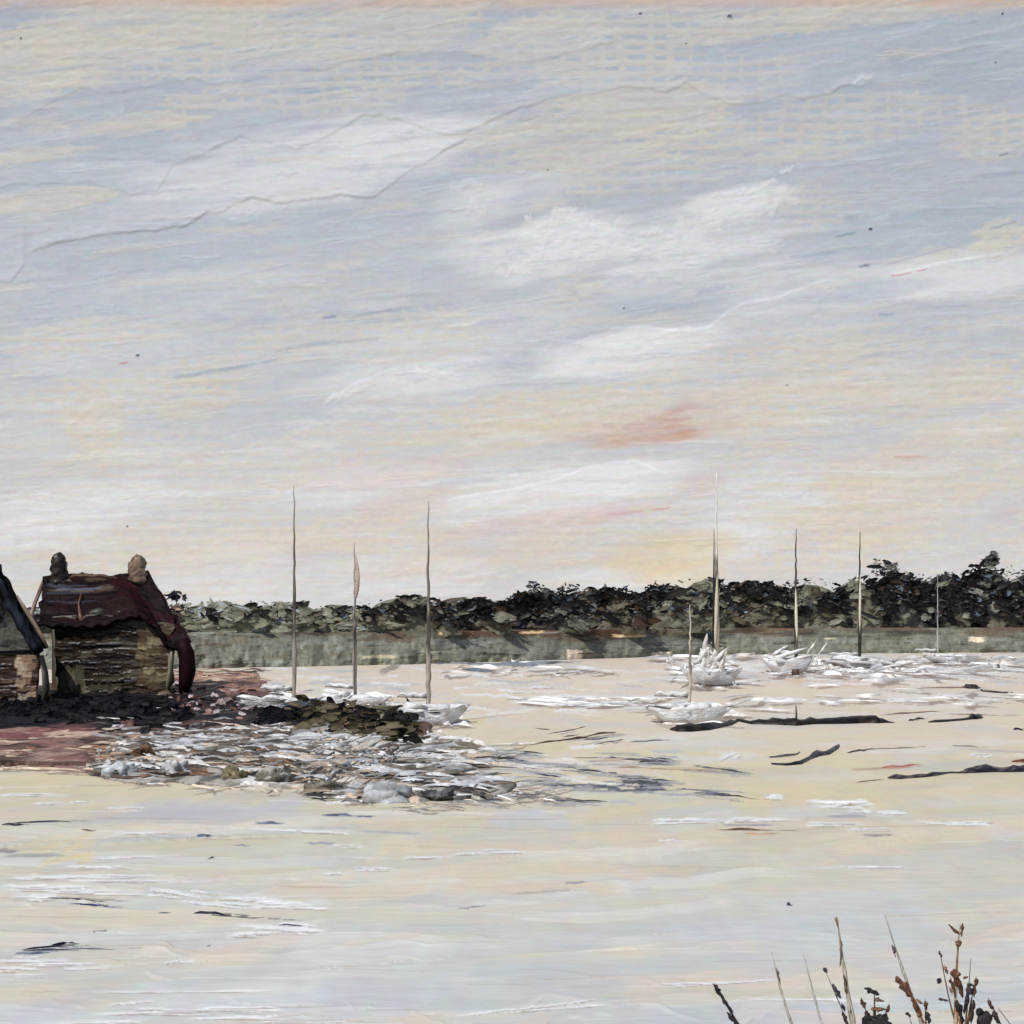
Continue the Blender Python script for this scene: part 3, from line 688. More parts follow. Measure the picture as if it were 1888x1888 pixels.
    for (n_, x0, x1, y0, y1, cs, W0) in [(120, -60, 190, 1352, 1412, [(110, 78, 70), (58, 44, 42), (196, 172, 150), (140, 104, 90), (84, 66, 60), (206, 188, 160)], 4.0), (46, 330, 480, 1238, 1266, [(150, 110, 92), (184, 146, 124), (96, 74, 68), (208, 184, 164)], 2.0),
                                         (80, 300, 560, 1270, 1345, [(150, 116, 114), (196, 180, 178), (70, 54, 54), (40, 32, 36), (170, 140, 124)], 3.0), (110, -60, 380, 1284, 1350, [(18, 17, 22), (24, 22, 28), (34, 30, 34), (16, 15, 22)], 5.0), (60, 380, 580, 1304, 1350, [(18, 17, 22), (30, 27, 30), (50, 42, 38)], 4.5),
                                         (60, 560, 770, 1308, 1376, [(60, 54, 42), (100, 92, 74), (30, 27, 24), (84, 74, 56)], 4.5), (70, 190, 520, 1350, 1440, [(96, 78, 66), (130, 100, 80), (60, 50, 46), (150, 146, 140)], 4.0), (50, 560, 900, 1400, 1476, [(120, 114, 104), (90, 86, 82), (160, 140, 122), (60, 58, 60)], 4.0)]:
        for i in range(n_):
            y = RNG.uniform(y0, y1)
            wavelet('shore', RNG.uniform(x0, x1), y, RNG.uniform(14, 56), W0 * RNG.uniform(.4, 1), RNG.uniform(-.1, .1), cs[RNG.integers(len(cs))], RNG.uniform(-6, 6), .1)
    inside = m | m2
    # soft land height, thicker in the middle
    zz = np.where(m, .12, .06) + .12 * (f - .4)
    bl = inside.astype(float)
    for k in range(5):
        bl[1:-1, 1:-1] = (bl[1:-1, 1:-1] * 2 + bl[:-2, 1:-1] + bl[2:, 1:-1] + bl[1:-1, :-2] + bl[1:-1, 2:]) / 6
    Z = np.where(bl > .01, -.06 + (zz + S.h + .06) * sstep(.15, .75, bl), -.15)
    inside = bl > .02
    o = mesh_obj('shore', np.stack([X, Y, Z], -1).reshape(-1, 3), grid_faces(*X.shape, mask=inside), M_LAND, colors=S.col.reshape(-1, 3))
    tag(o, kind='structure')


build_shore()
build_ridges('water', 'wave_foam', M_BOAT, 'white wavelets lying on the pale water')
build_ridges('weed', 'weed_strand', M_MUD, 'dark and slate coloured strands of weed lying in the shallows', 'weed')
build_ridges('shore', 'shore_foam', M_LAND, 'white and grey ridges of shingle and foam along the point')


# ------------------------------------------------------------------ far bank
def shore_y(px):
    return np.interp(px, [-1500, 300, 500, 800, 1000, 1300, 1888, 3400], [1234, 1234, 1230, 1224, 1218, 1208, 1203, 1200])


BANK_TOP = 3.0


def build_bank():
    a = np.concatenate([np.arange(-1500, -100, 14), np.arange(-100, 2000, 1.9), np.arange(2000, 3400, 14)])
    t = np.linspace(0, 1, 44)
    S = Canvas(t, a)
    X, T = S.X, S.Y
    S.col[:] = lin((112, 111, 97))
    f = fbm(X / 40, T * 3, 4)
    S.col *= (1 + (f - .5) * .35)[..., None]
    S.col *= (1 + (vn(X / 4, T * 1.5) - .5) * .22)[..., None]
    for i in range(520):
        px = RNG.uniform(-400, 2300)
        tt = RNG.random()
        c = [(112, 112, 99), (104, 103, 90), (118, 118, 105), (98, 95, 80), (108, 107, 92), (124, 128, 120)][RNG.integers(6)]
        if tt > .6 and RNG.random() < .6:
            c = [(84, 66, 50), (66, 52, 42), (100, 84, 66), (44, 38, 34)][RNG.integers(4)]
        S.stroke(px, tt, RNG.uniform(18, 70), RNG.uniform(.05, .13), RNG.uniform(-.002, .002), c, .55, RNG.uniform(.03, .12), dry=.22, edge=.4, rim=.9)
    for (px, tt, L, W, c) in [(885, .8, 50, .16, (92, 72, 56)), (1000, .85, 50, .16, (96, 74, 56)), (1085, .82, 46, .18, (86, 62, 46)), (1140, .78, 46, .16, (80, 58, 44)), (1160, .66, 34, .05, (220, 196, 150)), (980, .8, 26, .04, (206, 176, 130)), (830, .8, 24, .05, (206, 180, 140)), (1660, .9, 60, .14, (96, 82, 72)), (1850, .85, 50, .16, (96, 80, 70)), (1440, .85, 36, .12, (104, 84, 66)),
                              (1800, .45, 16, .10, (222, 200, 170)), (1530, .5, 12, .03, (190, 180, 150)), (700, .2, 36, .05, (176, 164, 136)), (1060, .12, 16, .16, (228, 206, 182)), (1220, .05, 22, .1, (226, 206, 182))]:
        S.stroke(px, tt, L, W, 0, c, .95, .1, dry=.15, edge=.3, rim=.6)
    for i in range(26):
        px = RNG.uniform(-100, 2000)
        S.stroke(px, RNG.uniform(.02, .95), RNG.uniform(20, 70), RNG.uniform(.012, .03), RNG.uniform(-.001, .001), [(140, 142, 134), (96, 88, 72), (70, 64, 56)][RNG.integers(3)], .8, .18, dry=.3, edge=.4)
    db = KG / (shore_y(a) - HZ)
    prof_y = np.interp(T, [0, .1, .85, 1], [0, .1, 2.4, 16])
    prof_z = np.interp(T, [0, .03, .85, 1], [-.2, .1, BANK_TOP, BANK_TOP + .3])
    Yw = db[None, :] + prof_y + (fbm(X / 25, T * 2 + 9, 3) - .5) * 2.2 * (1 - T) - S.h
    Zw = prof_z + S.h * .5
    P = np.stack([(X - CX) / FOC * Yw, Yw, Zw], -1)
    o = mesh_obj('bank', P.reshape(-1, 3), grid_faces(*X.shape, flip=False), M_LEAF, colors=S.col.reshape(-1, 3))
    tag(o, kind='structure')


build_bank()


# ------------------------------------------------------------------ trees of the far shore
def daub_mesh(centres, normals, size, cols, seed, spread=.6):
    """knife-dab leaves: short curled strips of thick paint-like foliage"""
    rg = np.random.default_rng(abs(int(seed)))
    n = len(centres)
    nr = normals / np.linalg.norm(normals, axis=1)[:, None]
    ref = np.where(np.abs(nr[:, 2:3]) < .8, np.array([[0, 0, 1.]]), np.array([[1., 0, 0]]))
    u = np.cross(ref, nr)
    u /= np.linalg.norm(u, axis=1)[:, None]
    v = np.cross(nr, u)
    an = rg.normal(0, spread, n)
    uu = u * np.cos(an)[:, None] + v * np.sin(an)[:, None]
    vv = -u * np.sin(an)[:, None] + v * np.cos(an)[:, None]
    L = size * rg.uniform(.7, 1.5, n)
    W = size * rg.uniform(.26, .5, n)
    verts, streak = [], []
    ss = (-1, -.8, -.4, 0, .4, .78, 1)
    ts = (-1, -.5, 0, .5, 1)
    bend = rg.normal(0, .3, n)
    rows_ = rg.normal(0, .11, (n, len(ts)))
    for s_ in ss:
        w = max(1 - abs(s_) ** 3.2, 0) ** .5 * .9 + .1
        jit = 1 + rg.normal(0, .16, n)
        for j, t in enumerate(ts):
            rim_ = .42 if t == 1 else -.12 if t == -1 else .12 * t
            lift = (.18 * (1 - s_ * s_) + rim_) * W + rg.normal(0, .03, n) * W
            verts.append(centres + uu * (s_ * L * (1 + rg.normal(0, .05, n) + (.22 * rg.normal(0, 1, n) if abs(s_) == 1 else 0)))[:, None] + vv * ((t * w * jit + bend * (1 - s_ * s_)) * W)[:, None] + nr * lift[:, None])
            streak.append(1 + rows_[:, j] + rg.normal(0, .03, n))
    V = np.stack(verts, 1).reshape(-1, 3)
    ns, nt_ = len(ss), len(ts)
    base = (np.arange(n) * ns * nt_)[:, None, None]
    q = []
    for i in range(ns - 1):
        for j in range(nt_ - 1):
            q.append([i * nt_ + j, i * nt_ + j + 1, (i + 1) * nt_ + j + 1, (i + 1) * nt_ + j])
    F = (base + np.array(q)[None]).reshape(-1, 4)
    C = np.repeat(cols, ns * nt_, 0) * np.stack(streak, 1).reshape(-1, 1)
    return V, F, np.clip(C, 0, 1)


PAL = {
    'olive': [((56, 46, 38), 1.5), ((84, 76, 60), 2), ((104, 101, 86), 4), ((114, 112, 98), 5), ((98, 94, 78), 3), ((122, 121, 106), 2), ((44, 38, 34), 1.2)],
    'grey': [((92, 86, 70), .8), ((108, 105, 88), 4), ((117, 115, 98), 6), ((112, 110, 94), 4), ((124, 122, 106), 2.5)],
    'dark': [((104, 104, 94), 3.5), ((88, 86, 76), 2.5), ((40, 36, 36), 2), ((20, 19, 23), 6), ((34, 34, 42), 2), ((112, 111, 98), .8)],
    'brown': [((34, 29, 28), 4), ((60, 46, 36), 3), ((84, 70, 54), 2), ((100, 97, 84), 4), ((112, 110, 97), 3), ((92, 86, 72), 2)],
}


def tree(px, top, half, pal, label, extra=None, n=900, back=6.2, group='trees along the far shore'):
    yb = float(shore_y(px))
    d = KG / (yb - HZ) + back
    zg = float(np.interp(back, [0, .1, 2.4, 16], [-.2, .1, BANK_TOP, BANK_TOP + .3]))
    foot = Vector(((px - CX) / FOC * d, d, zg))
    sc = d / FOC
    zt = EYE + (HZ - top) * sc
    H = zt - zg
    R = half * sc
    n = int(n * 1.35)
    rg = np.random.default_rng(abs(int(px * 7 + top)))
    root = empty('tree', foot)
    tag(root, label, 'tree', group)
    # trunk with limbs
    mb = MB()
    mb.tube([foot + Vector((0, 0, -.3)), foot + Vector((.1, 0, H * .3)), foot + Vector((-.1, .1, H * .6)), foot + Vector((0, 0, H * .85))], [.22, .17, .11, .04], (58, 46, 38), 7, .1)
    for k in range(5):
        an = rg.uniform(0, 6.28)
        z0 = H * rg.uniform(.25, .55)
        mb.tube([foot + Vector((0, 0, z0)), foot + Vector((math.cos(an) * R * .4, math.sin(an) * R * .3, z0 + H * .15)), foot + Vector((math.cos(an) * R * .75, math.sin(an) * R * .5, z0 + H * .25))], [.09, .06, .02], (58, 46, 38), 6, .1)
    mb.build('trunk', M_LEAF, root)
    # crown: several uneven lobes
    lobes = []
    for k in range(9):
        lx = rg.uniform(-.8, .8) * R
        hz = H * (1 - .25 * abs(lx) / R) * rg.uniform(.35, .8)
        lobes.append((lx, rg.uniform(-1.2, 1.2), hz, R * rg.uniform(.35, .6), H * rg.uniform(.14, .24)))
    lobes.append((rg.uniform(-.2, .2) * R, 0, H * .82, R * .4, H * .18))
    for (ex, ey, er) in (extra or []):
        lobes.append(((ex - px) * sc, 0, EYE + (HZ - ey) * sc - zg, er * sc, er * sc * .8))
    Cn, Nn = [], []
    per = int(n / len(lobes))
    for (lx, ly, lz, rx, rz) in lobes:
        dr = rg.normal(0, 1, (per, 3))
        dr /= np.linalg.norm(dr, axis=1)[:, None]
        rad = rg.uniform(.55, 1.08, per)[:, None]
        p = np.array([lx, ly, lz]) + dr * rad * np.array([rx, rx * .8, rz])
        Cn.append(p)
        Nn.append(dr + rg.normal(0, .45, (per, 3)) + np.array([0, -1.3, .35]))
    # skirt of low growth
    k = n // 5
    Cn.append(np.stack([rg.uniform(-1, 1, k) * R * .95, rg.uniform(-1.4, .6, k), rg.uniform(0, .45, k) * H], 1))
    Nn.append(np.stack([rg.normal(0, .4, k), np.full(k, -1.0), rg.normal(.2, .4, k)], 1))
    # stray sprigs over the top
    k = 12
    Cn.append(np.stack([rg.uniform(-.8, .8, k) * R, rg.uniform(-.5, .5, k), H * rg.uniform(.85, .98, k)], 1))
    Nn.append(rg.normal(0, 1, (k, 3)))
    # broad drags of foliage on the near side
    k = int(n * .3)
    bx_ = rg.uniform(-1, 1, k)
    bz_ = rg.uniform(.0, .8, k)
    Cn.append(np.stack([bx_ * R, np.where(bz_ < 0, -2.3, -1.9) + rg.uniform(-.2, .5, k), H * bz_ * (1 - .2 * np.abs(bx_))], 1))
    Nn.append(np.stack([rg.normal(0, .25, k), np.full(k, -1.0), rg.normal(.25, .3, k)], 1))
    sz_ = np.concatenate([np.where(rg.random(sum(len(q) for q in Cn[:-2])) < .25, rg.uniform(.9, 1.6, sum(len(q) for q in Cn[:-2])), rg.uniform(.25, .65, sum(len(q) for q in Cn[:-2]))), rg.uniform(.3, .7, len(Cn[-2])), rg.uniform(1.2, 2.6, k)])
    Cn = np.concatenate(Cn)
    Nn = np.concatenate(Nn)
    Cn[:, 2] = np.maximum(Cn[:, 2], -1.6)
    ps = PAL[pal]
    w = np.array([q[1] for q in ps], float)
    cum = np.cumsum(w / w.sum())
    # pigment gathers in clumps
    g = fbm(Cn[:, 0] * .9 + px, Cn[:, 2] * 1.3 + Cn[:, 1] * .5, 3)
    g = np.clip((g - .5) * 2.2 + .5 + rg.normal(0, .16, len(g)), 0, .999)
    cols = np.array([lin(q[0]) for q in ps])[np.searchsorted(cum, g)]
    blue = (rg.random(len(g)) < .10) & (sz_ < .62)
    cols[blue] = lin((140, 152, 162) if pal != 'dark' else (74, 88, 108))  # bluish gloss highlights, painted as pale daubs
    if pal in ('grey', 'olive'):
        keep = (rg.random(len(Cn)) < .22) & (sz_ < 1.2) | (rg.random(len(Cn)) < .06)
    else:
        keep = (rg.random(len(Cn)) < .6) & (sz_ < 1.3) | (rg.random(len(Cn)) < .06)
    V, F, C = daub_mesh(Cn[keep] + np.array(foot), Nn[keep], .42 * sz_[keep], cols[keep], int(px), .35)
    # black drags and flecks gathered toward the top
    nb = {'grey': 40, 'olive': 130, 'brown': 240, 'dark': 400}[pal] if n > 700 else 0
    if nb:
        bx = rg.uniform(-1, 1, nb * 3) * R
        bz = np.clip(rg.normal(.74 if pal != 'dark' else .62, .2, nb * 3), .05, 1.0)
        cl_ = vn(bx * .55 + px, bz * 3.5 + 30)
        pick = np.argsort(-cl_ - rg.random(nb * 3) * .25)[:nb]
        bx, bz = bx[pick], bz[pick]
        top_ = H * (.92 + .1 * vn(bx * .9 + px, bx * 0 + 7)) * np.maximum(1 - (np.abs(bx) / R) ** 3 * .35, .3)
        bc = np.stack([bx, -2.15 * np.maximum(1 - bz ** 3, .02) ** .5 - rg.uniform(0, .25, nb), bz * top_], 1)
        bn = np.stack([rg.normal(0, .3, nb), np.full(nb, -1.0), rg.normal(.2, .35, nb)], 1)
        bcol = np.array([lin([(20, 19, 22), (27, 24, 25), (36, 30, 28), (54, 42, 34), (78, 88, 100)][q]) for q in rg.choice(5, nb, p=[.36, .3, .2, .09, .05])])
        V2, F2, C2 = daub_mesh(bc + np.array(foot), bn, rg.uniform(.2, .85, nb) * np.where(bz > .85, .55, 1), bcol, int(px) + 3, .45)
        F = np.concatenate([F, F2 + len(V)])
        V = np.concatenate([V, V2])
        C = np.concatenate([C, C2])
    # the body of the crown: a lumpy mass worked with broad knife drags
    nph, nz = 150, 46
    K = Canvas(np.linspace(0, 1, nz), np.linspace(0, 1, nph))
    bodyc = {'grey': (114, 112, 95), 'olive': (104, 101, 86), 'brown': (80, 73, 60), 'dark': (52, 49, 47)}[pal]
    K.col[:] = lin(bodyc)
    K.col *= (1 + (fbm(K.X * 40 + px, K.Y * 5, 4) - .5) * .4)[..., None]
    lo = [(114, 112, 95), (122, 120, 104), (104, 100, 82), (98, 92, 76)]
    hi = {'grey': [(132, 138, 134), (112, 110, 96), (92, 88, 76), (150, 160, 164)], 'olive': [(66, 56, 46), (44, 38, 36), (104, 102, 90), (30, 28, 28), (80, 70, 58)],
          'brown': [(40, 33, 30), (26, 23, 24), (22, 20, 22), (60, 46, 36), (84, 72, 58)], 'dark': [(20, 19, 23), (26, 24, 27), (16, 16, 20), (18, 17, 21), (40, 37, 36), (96, 96, 88)]}[pal]
    for i in range(130):
        zz = rg.random()
        pal_ = hi if zz + rg.normal(0, .16) > (.42 if pal != 'dark' else .25) else lo
        K.stroke(rg.random(), zz, rg.uniform(.012, .055), rg.uniform(.03, .10), rg.uniform(-1.4, 1.4) * .5, pal_[rg.integers(len(pal_))], .9, rg.uniform(.08, .3), dry=.22, edge=.6, rim=.9)
    ph = K.X * 2 * np.pi
    tz = K.Y
    prof = np.maximum(1 - tz ** 3.0, 0) ** .5
    lump = 1 + .35 * (fbm(np.cos(ph) * 1.6 + px, tz * 2 + np.sin(ph) * 1.2 + 40, 3) - .5) * 2
    Hc = H * (.86 + .22 * (fbm(np.cos(ph) * R * .5 + px, np.sin(ph) + 50, 3) - .5) * 2)
    rr = 1 + K.h * .35
    xx = -np.cos(ph) * R * .98 * prof * (.8 + .2 * lump)
    yy = -np.sin(ph) * 1.9 * prof * lump * rr
    zz = -.5 + (Hc + .5) * tz + (K.h * .15) * tz
    PV = np.stack([xx, yy, zz], -1).reshape(-1, 3) + np.array(foot)
    FF = grid_faces(nz, nph)
    V = np.concatenate([V, PV])
    F = np.concatenate([F, FF + (len(V) - len(PV))])
    C = np.concatenate([C, K.col.reshape(-1, 3)])
    mesh_obj('crown', V, F, M_LEAF, root, colors=C)
    return root


tree(-150, 1112, 120, 'grey', 'grey green tree left of the dark gabled cottage', n=500)
tree(40, 1120, 110, 'grey', 'grey green tree behind the gap between the two cottages', n=700)
tree(230, 1118, 110, 'grey', 'grey green tree directly behind the broad maroon roofed cottage', n=500)
tree(400, 1108, 95, 'grey', 'low grey green tree just right of the maroon roofed cottage', n=900)
tree(520, 1107, 90, 'grey', 'low grey green tree behind the tall mast nearest the cottages', n=900)
tree(630, 1116, 85, 'grey', 'lowest olive grey tree behind the short mast with a tattered sail', n=900)
tree(750, 1098, 85, 'olive', 'olive tree with pale blue grey crown behind the third mast from the left', n=1000)
tree(860, 1103, 85, 'brown', 'brownish tree right of the third mast, lower than its dark neighbour', n=1000)
tree(1000, 1090, 80, 'dark', 'nearly black ragged tree midway between the two groups of masts', extra=[(985, 1088, 20), (1050, 1092, 22)], n=1100)
tree(1110, 1083, 85, 'brown', 'brown and olive tree just right of the black ragged tree', n=1000)
tree(1225, 1076, 80, 'olive', 'olive tree above the small white sailboat with short mast', n=1000)
tree(1300, 1066, 60, 'olive', 'round topped olive tree close left of the tallest white mast', n=900)
tree(1385, 1072, 75, 'brown', 'dark brown tree between the tallest mast and the next mast', n=1000)
tree(1490, 1068, 75, 'olive', 'grey olive tree between the two dark masts at right', n=1000)
tree(1575, 1064, 60, 'olive', 'olive tree right behind the last dark mast', n=900)
tree(1655, 1052, 65, 'dark', 'black tree with a jutting peak right of the last dark mast', extra=[(1622, 1046, 20), (1640, 1052, 18)], n=1100)
tree(1735, 1055, 60, 'dark', 'black tree behind the thin pale mast at far right', n=1000)
tree(1822, 1040, 65, 'dark', 'tallest black tree with a spiky crown near right edge', extra=[(1826, 1036, 14), (1832, 1026, 9)], n=1100)
tree(1915, 1046, 75, 'dark', 'dark tree with bluish top cut by the right edge', n=1000)
tree(2040, 1050, 90, 'brown', 'brown tree just right of the dark tree with bluish top', n=500)
tree(2180, 1055, 90, 'olive', 'olive tree furthest to the right along the far shore', n=500)


# ------------------------------------------------------------------ painted panels for the cottages
def panel(top, bot, n, m, fn, thick=.16, name='roof', mat=None, parent=None, ragged=.32):
    """a curved sheet lofted from one edge line to another, painted and relief-worked, with thickness"""
    top = [Vector(p) for p in top]
    bot = [Vector(p) for p in bot]

    def res(pts, n):
        ds = [0]
        for a, b in zip(pts, pts[1:]):
            ds.append(ds[-1] + (b - a).length)
        out = []
        for i in range(n):
            t = ds[-1] * i / (n - 1)
            k = 0
            while k < len(ds) - 2 and ds[k + 1] < t:
                k += 1
            out.append(pts[k].lerp(pts[k + 1], (t - ds[k]) / max(ds[k + 1] - ds[k], 1e-6)))
        return out
    A, B = np.array(res(top, n)), np.array(res(bot, n))
    t = np.linspace(0, 1, m)
    P = A[None] * (1 - t)[:, None, None] + B[None] * t[:, None, None]
    S = Canvas(t, np.linspace(0, 1, n))
    fn(S)
    rag = (np.stack([vn(P[..., 0] * 2.2 + 90, P[..., 2] * 2.2 + P[..., 1] + 9), np.full(P.shape[:2], .5), vn(P[..., 0] * 2.6 + 40, P[..., 2] * 2 + P[..., 1] + 30)], -1) - .5) * ragged
    eu = np.minimum(S.X, 1 - S.X)
    et = np.minimum(S.Y, 1 - S.Y)
    P = P + rag * np.maximum(np.exp(-eu / .05), np.exp(-et / .07))[..., None]
    du = np.gradient(P, axis=1)
    dv = np.gradient(P, axis=0)
    N = np.cross(dv, du)
    N /= np.linalg.norm(N, axis=2)[..., None] + 1e-9
    if N[..., 1].mean() > 0:
        N = -N
    F_ = P + N * S.h[..., None]
    Bk = P - N * thick
    V = np.concatenate([F_.reshape(-1, 3), Bk.reshape(-1, 3)])
    q = grid_faces(m, n)
    i = np.arange(m * n).reshape(m, n)
    o = m * n
    loop = np.concatenate([i[0, :], i[1:, -1], i[-1, -2::-1], i[-2:0:-1, 0]])
    nx = np.roll(loop, -1)
    rim = np.stack([loop, loop + o, nx + o, nx], 1)
    Fc = np.concatenate([q, q[:, ::-1] + o, rim])
    C = np.concatenate([S.col.reshape(-1, 3)] * 2)
    return mesh_obj(name, V, Fc, mat, parent, colors=C)


def paint_wall(S, base, dabs, n=120, L=(.06, .22), W=(.03, .07), h=.07, lines=0, right=None):
    S.col[:] = lin(base)
    S.col *= (1 + (fbm(S.X * 14, S.Y * 5, 4) - .5) * .5)[..., None]
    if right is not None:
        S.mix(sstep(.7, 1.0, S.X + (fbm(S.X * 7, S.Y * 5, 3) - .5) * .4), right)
    for i in range(n):
        S.stroke(RNG.random(), RNG.random(), RNG.uniform(*L), RNG.uniform(*W), RNG.uniform(-.08, .08), dabs[RNG.integers(len(dabs))], .85, RNG.uniform(.2, 1) * h, dry=.28, edge=.4, rim=.8)
    for k in range(lines):
        y = (k + .6) / (lines + .4)
        S.stroke(RNG.uniform(.3, .55), y, RNG.uniform(.3, .42), .013, RNG.uniform(-.1, .02), (128, 126, 138), .9, h * 1.3, dry=.3, edge=.7, bend=RNG.uniform(-.03, .03))  # bluish highlight painted along each board line
        S.stroke(RNG.uniform(.3, .55), y + .04, RNG.uniform(.3, .4), .02, RNG.uniform(-.05, .02), (44, 34, 30), .8, -h * .3, dry=.3, edge=.5)


MAR = [(44, 24, 24), (36, 21, 21), (54, 27, 28), (26, 18, 19), (48, 34, 30)]
BRN = [(84, 68, 50), (62, 46, 34), (104, 92, 74), (48, 35, 28), (110, 100, 82), (76, 54, 36)]


def cottage_main():
    d = depth(1284)
    z0 = .1
    rt = empty('cottage', at(205, 1284, d))
    tag(rt, 'broad cottage with maroon black roof and two chimneys on the shore', 'cottage', 'cottages on the shore')

    def A(px, py, dd=0.0):
        return at(px, py, d + dd)
    # walls (one mesh: front, left, right, back)
    fr_t = [A(98, 1140), A(220, 1130), A(318, 1150)]
    fr_b = [A(108, 1286), A(220, 1284), A(316, 1276)]

    def front(S):
        paint_wall(S, (72, 58, 44), BRN, 90, lines=4, right=(132, 112, 84))
        for i in range(46):
            S.stroke(RNG.uniform(.05, .8), RNG.random(), RNG.uniform(.08, .25), RNG.uniform(.02, .05), RNG.uniform(-.12, .06), [(40, 28, 24), (58, 42, 32), (96, 88, 70), (30, 24, 24)][RNG.integers(4)], .9, RNG.uniform(.03, .1), dry=.35, edge=.6, rim=.9)
        for i in range(30):
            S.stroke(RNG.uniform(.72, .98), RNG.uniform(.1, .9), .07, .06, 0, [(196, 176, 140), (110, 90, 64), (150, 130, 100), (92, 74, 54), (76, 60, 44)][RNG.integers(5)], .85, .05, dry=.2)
        for i in range(14):
            S.stroke(RNG.uniform(.04, .22), RNG.uniform(.7, .95), .04, .12, 0, [(112, 104, 84), (84, 76, 60), (150, 138, 112)][RNG.integers(3)], .9, .05)
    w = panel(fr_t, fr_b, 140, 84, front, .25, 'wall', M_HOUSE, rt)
    mb = MB()
    D = 6.0
    BK = Vector((-.34, 1, 0))
    a, b, c_, e = A(99, 1142, .28), A(109, 1286, .28), A(317, 1150, .28), A(315, 1277, .28)
    for (p, q) in ((a, b), (c_, e)):
        p2, q2 = p + BK * D, q + BK * D
        s_ = Vector((.22, 0, 0)) if p is c_ else Vector((-.22, 0, 0))
        v = [p, q, q2, p2, p - s_, q - s_, q2 - s_, p2 - s_]
        mb.add(v, [(0, 1, 2, 3), (7, 6, 5, 4), (0, 4, 5, 1), (1, 5, 6, 2), (2, 6, 7, 3), (3, 7, 4, 0)], (110, 96, 78))
    p, q = a + BK * D, c_ + BK * D
    mb.box((p.x, p.y, z0), (q.x, p.y + .22, p.z), (110, 96, 78))
    g = 1.0
    rl = A(84, 1064, 3.2)
    mb.add([a + Vector((0, .1, 0)), a + BK * D, rl + Vector((.35, 0, -.25)), a + Vector((.2, .1, 0)), a + BK * D + Vector((.2, 0, 0)), rl + Vector((.55, 0, -.25))], [(0, 1, 2), (5, 4, 3), (0, 3, 4, 1), (1, 4, 5, 2), (2, 5, 3, 0)], (196, 164, 140))
    mb.build('side_wall', M_HOUSE, rt, False)

    # roof: front slope with dipping right-hand end, back slope, hip
    ridge_ = [A(78, 1060, 3.2), A(150, 1058, 3.2), A(222, 1061, 3.2), A(268, 1057, 3.2)]
    eave = [A(70, 1153, -.5), A(140, 1156, -.5), A(205, 1152, -.5), A(238, 1136, -.5), A(262, 1138, -.5), A(292, 1160, -.5), A(306, 1190, -.5), A(322, 1196, -.5), A(346, 1182, -.4)]

    def rf(S):
        S.col[:] = lin((38, 26, 28))
        for i in range(150):
            S.stroke(RNG.random(), RNG.random(), RNG.uniform(.05, .2), RNG.uniform(.03, .08), RNG.uniform(-.1, .1), MAR[RNG.integers(5)], .9, RNG.uniform(.03, .10), dry=.02, edge=.5, rim=.7)
        for i in range(14):
            S.stroke(RNG.uniform(.05, .6), RNG.uniform(0, .4), .1, .03, 0, [(96, 80, 64), (70, 58, 50), (120, 106, 90)][RNG.integers(3)], .9, .06, dry=.3)
        S.stroke(.42, .055, .30, .03, 0, (142, 116, 92), .8, .06, dry=.3)
        for q_ in (.18, .34, .2, .5):
            S.stroke(RNG.uniform(.1, .5), q_ + .06, .2, .02, RNG.uniform(-.04, .04), (78, 82, 100), .7, .08, dry=.45)
        S.stroke(.32, .32, .22, .03, -.03, (112, 118, 136), .8, .1, dry=.4)
        for i in range(36):
            S.stroke(RNG.uniform(.62, 1), RNG.uniform(.2, 1), RNG.uniform(.05, .12), RNG.uniform(.04, .1), RNG.uniform(-.2, .2), [(56, 25, 27), (46, 21, 24), (62, 30, 31), (32, 20, 24)][RNG.integers(4)], .95, RNG.uniform(.05, .14), dry=.1)
    roof = panel(ridge_, eave, 150, 60, rf, .14, 'roof', M_ROOF, rt)

    def rfb(S):
        S.col[:] = lin((40, 28, 30))
    panel([p + Vector((0, .16, -.05)) for p in ridge_], [Vector((A(q_, 1153, 6.9).x, A(q_, 1153, 6.9).y, A(70, 1153).z)) for q_ in (74, 200, 330)], 20, 8, rfb, .14, 'roof', M_ROOF, rt)

    def rfh(S):
        S.col[:] = lin((46, 26, 30))
        for i in range(20):
            S.stroke(RNG.random(), RNG.random(), .3, .06, 0, MAR[RNG.integers(5)], .9, .06)
    panel([A(268, 1058, 3.1), A(270, 1058, 3.3)], [A(347, 1183, -.35), Vector((A(336, 1160, 6.8).x, A(336, 1160, 6.8).y, A(346, 1183).z))], 14, 30, rfh, .14, 'roof', M_ROOF, rt)
    # verge board at the left gable
    mb = MB()
    mb.tube([A(56, 1140, -.2), A(64, 1112, 1.5), A(76, 1084, 2.6), A(82, 1066, 3.2)], [.16, .13, .12, .1], (202, 168, 146), 6, .2, (120, 90, 76))
    mb.build('bargeboard', M_HOUSE, rt)
    # chimneys
    for (x, yt, yb_, w_, c, c2) in ((110, 1018, 1068, 13, (40, 30, 27), (74, 54, 42)), (254, 1022, 1066, 13, (172, 146, 122), (112, 86, 68))):
        mb = MB()
        b0, t0 = A(x, yb_, 2.9), A(x + 1, yt, 2.9)
        r = w_ * d / FOC * 1.02
        H = t0.z - b0.z
        fr_ = [i / 11 for i in range(12)]
        mb.tube([b0 + Vector((random.uniform(-.05, .05), 0, -.3 + (H + .3) * t)) for t in fr_], [r * (1.4 - .45 * t) * (1 if t < .75 else max(1 - ((t - .75) / .25) ** 2, .0) ** .5 * .85 + .15) for t in fr_], c, 12, .2, c2)
        mb.build('chimney', M_HOUSE, roof)
    # dormer, rooflight, stack pipe
    mb = MB()
    q = A(180, 1132, .3)
    mb.blob(q, (.46, .35, .36), (96, 92, 76), .2, 12, 8, c2=(60, 54, 48))
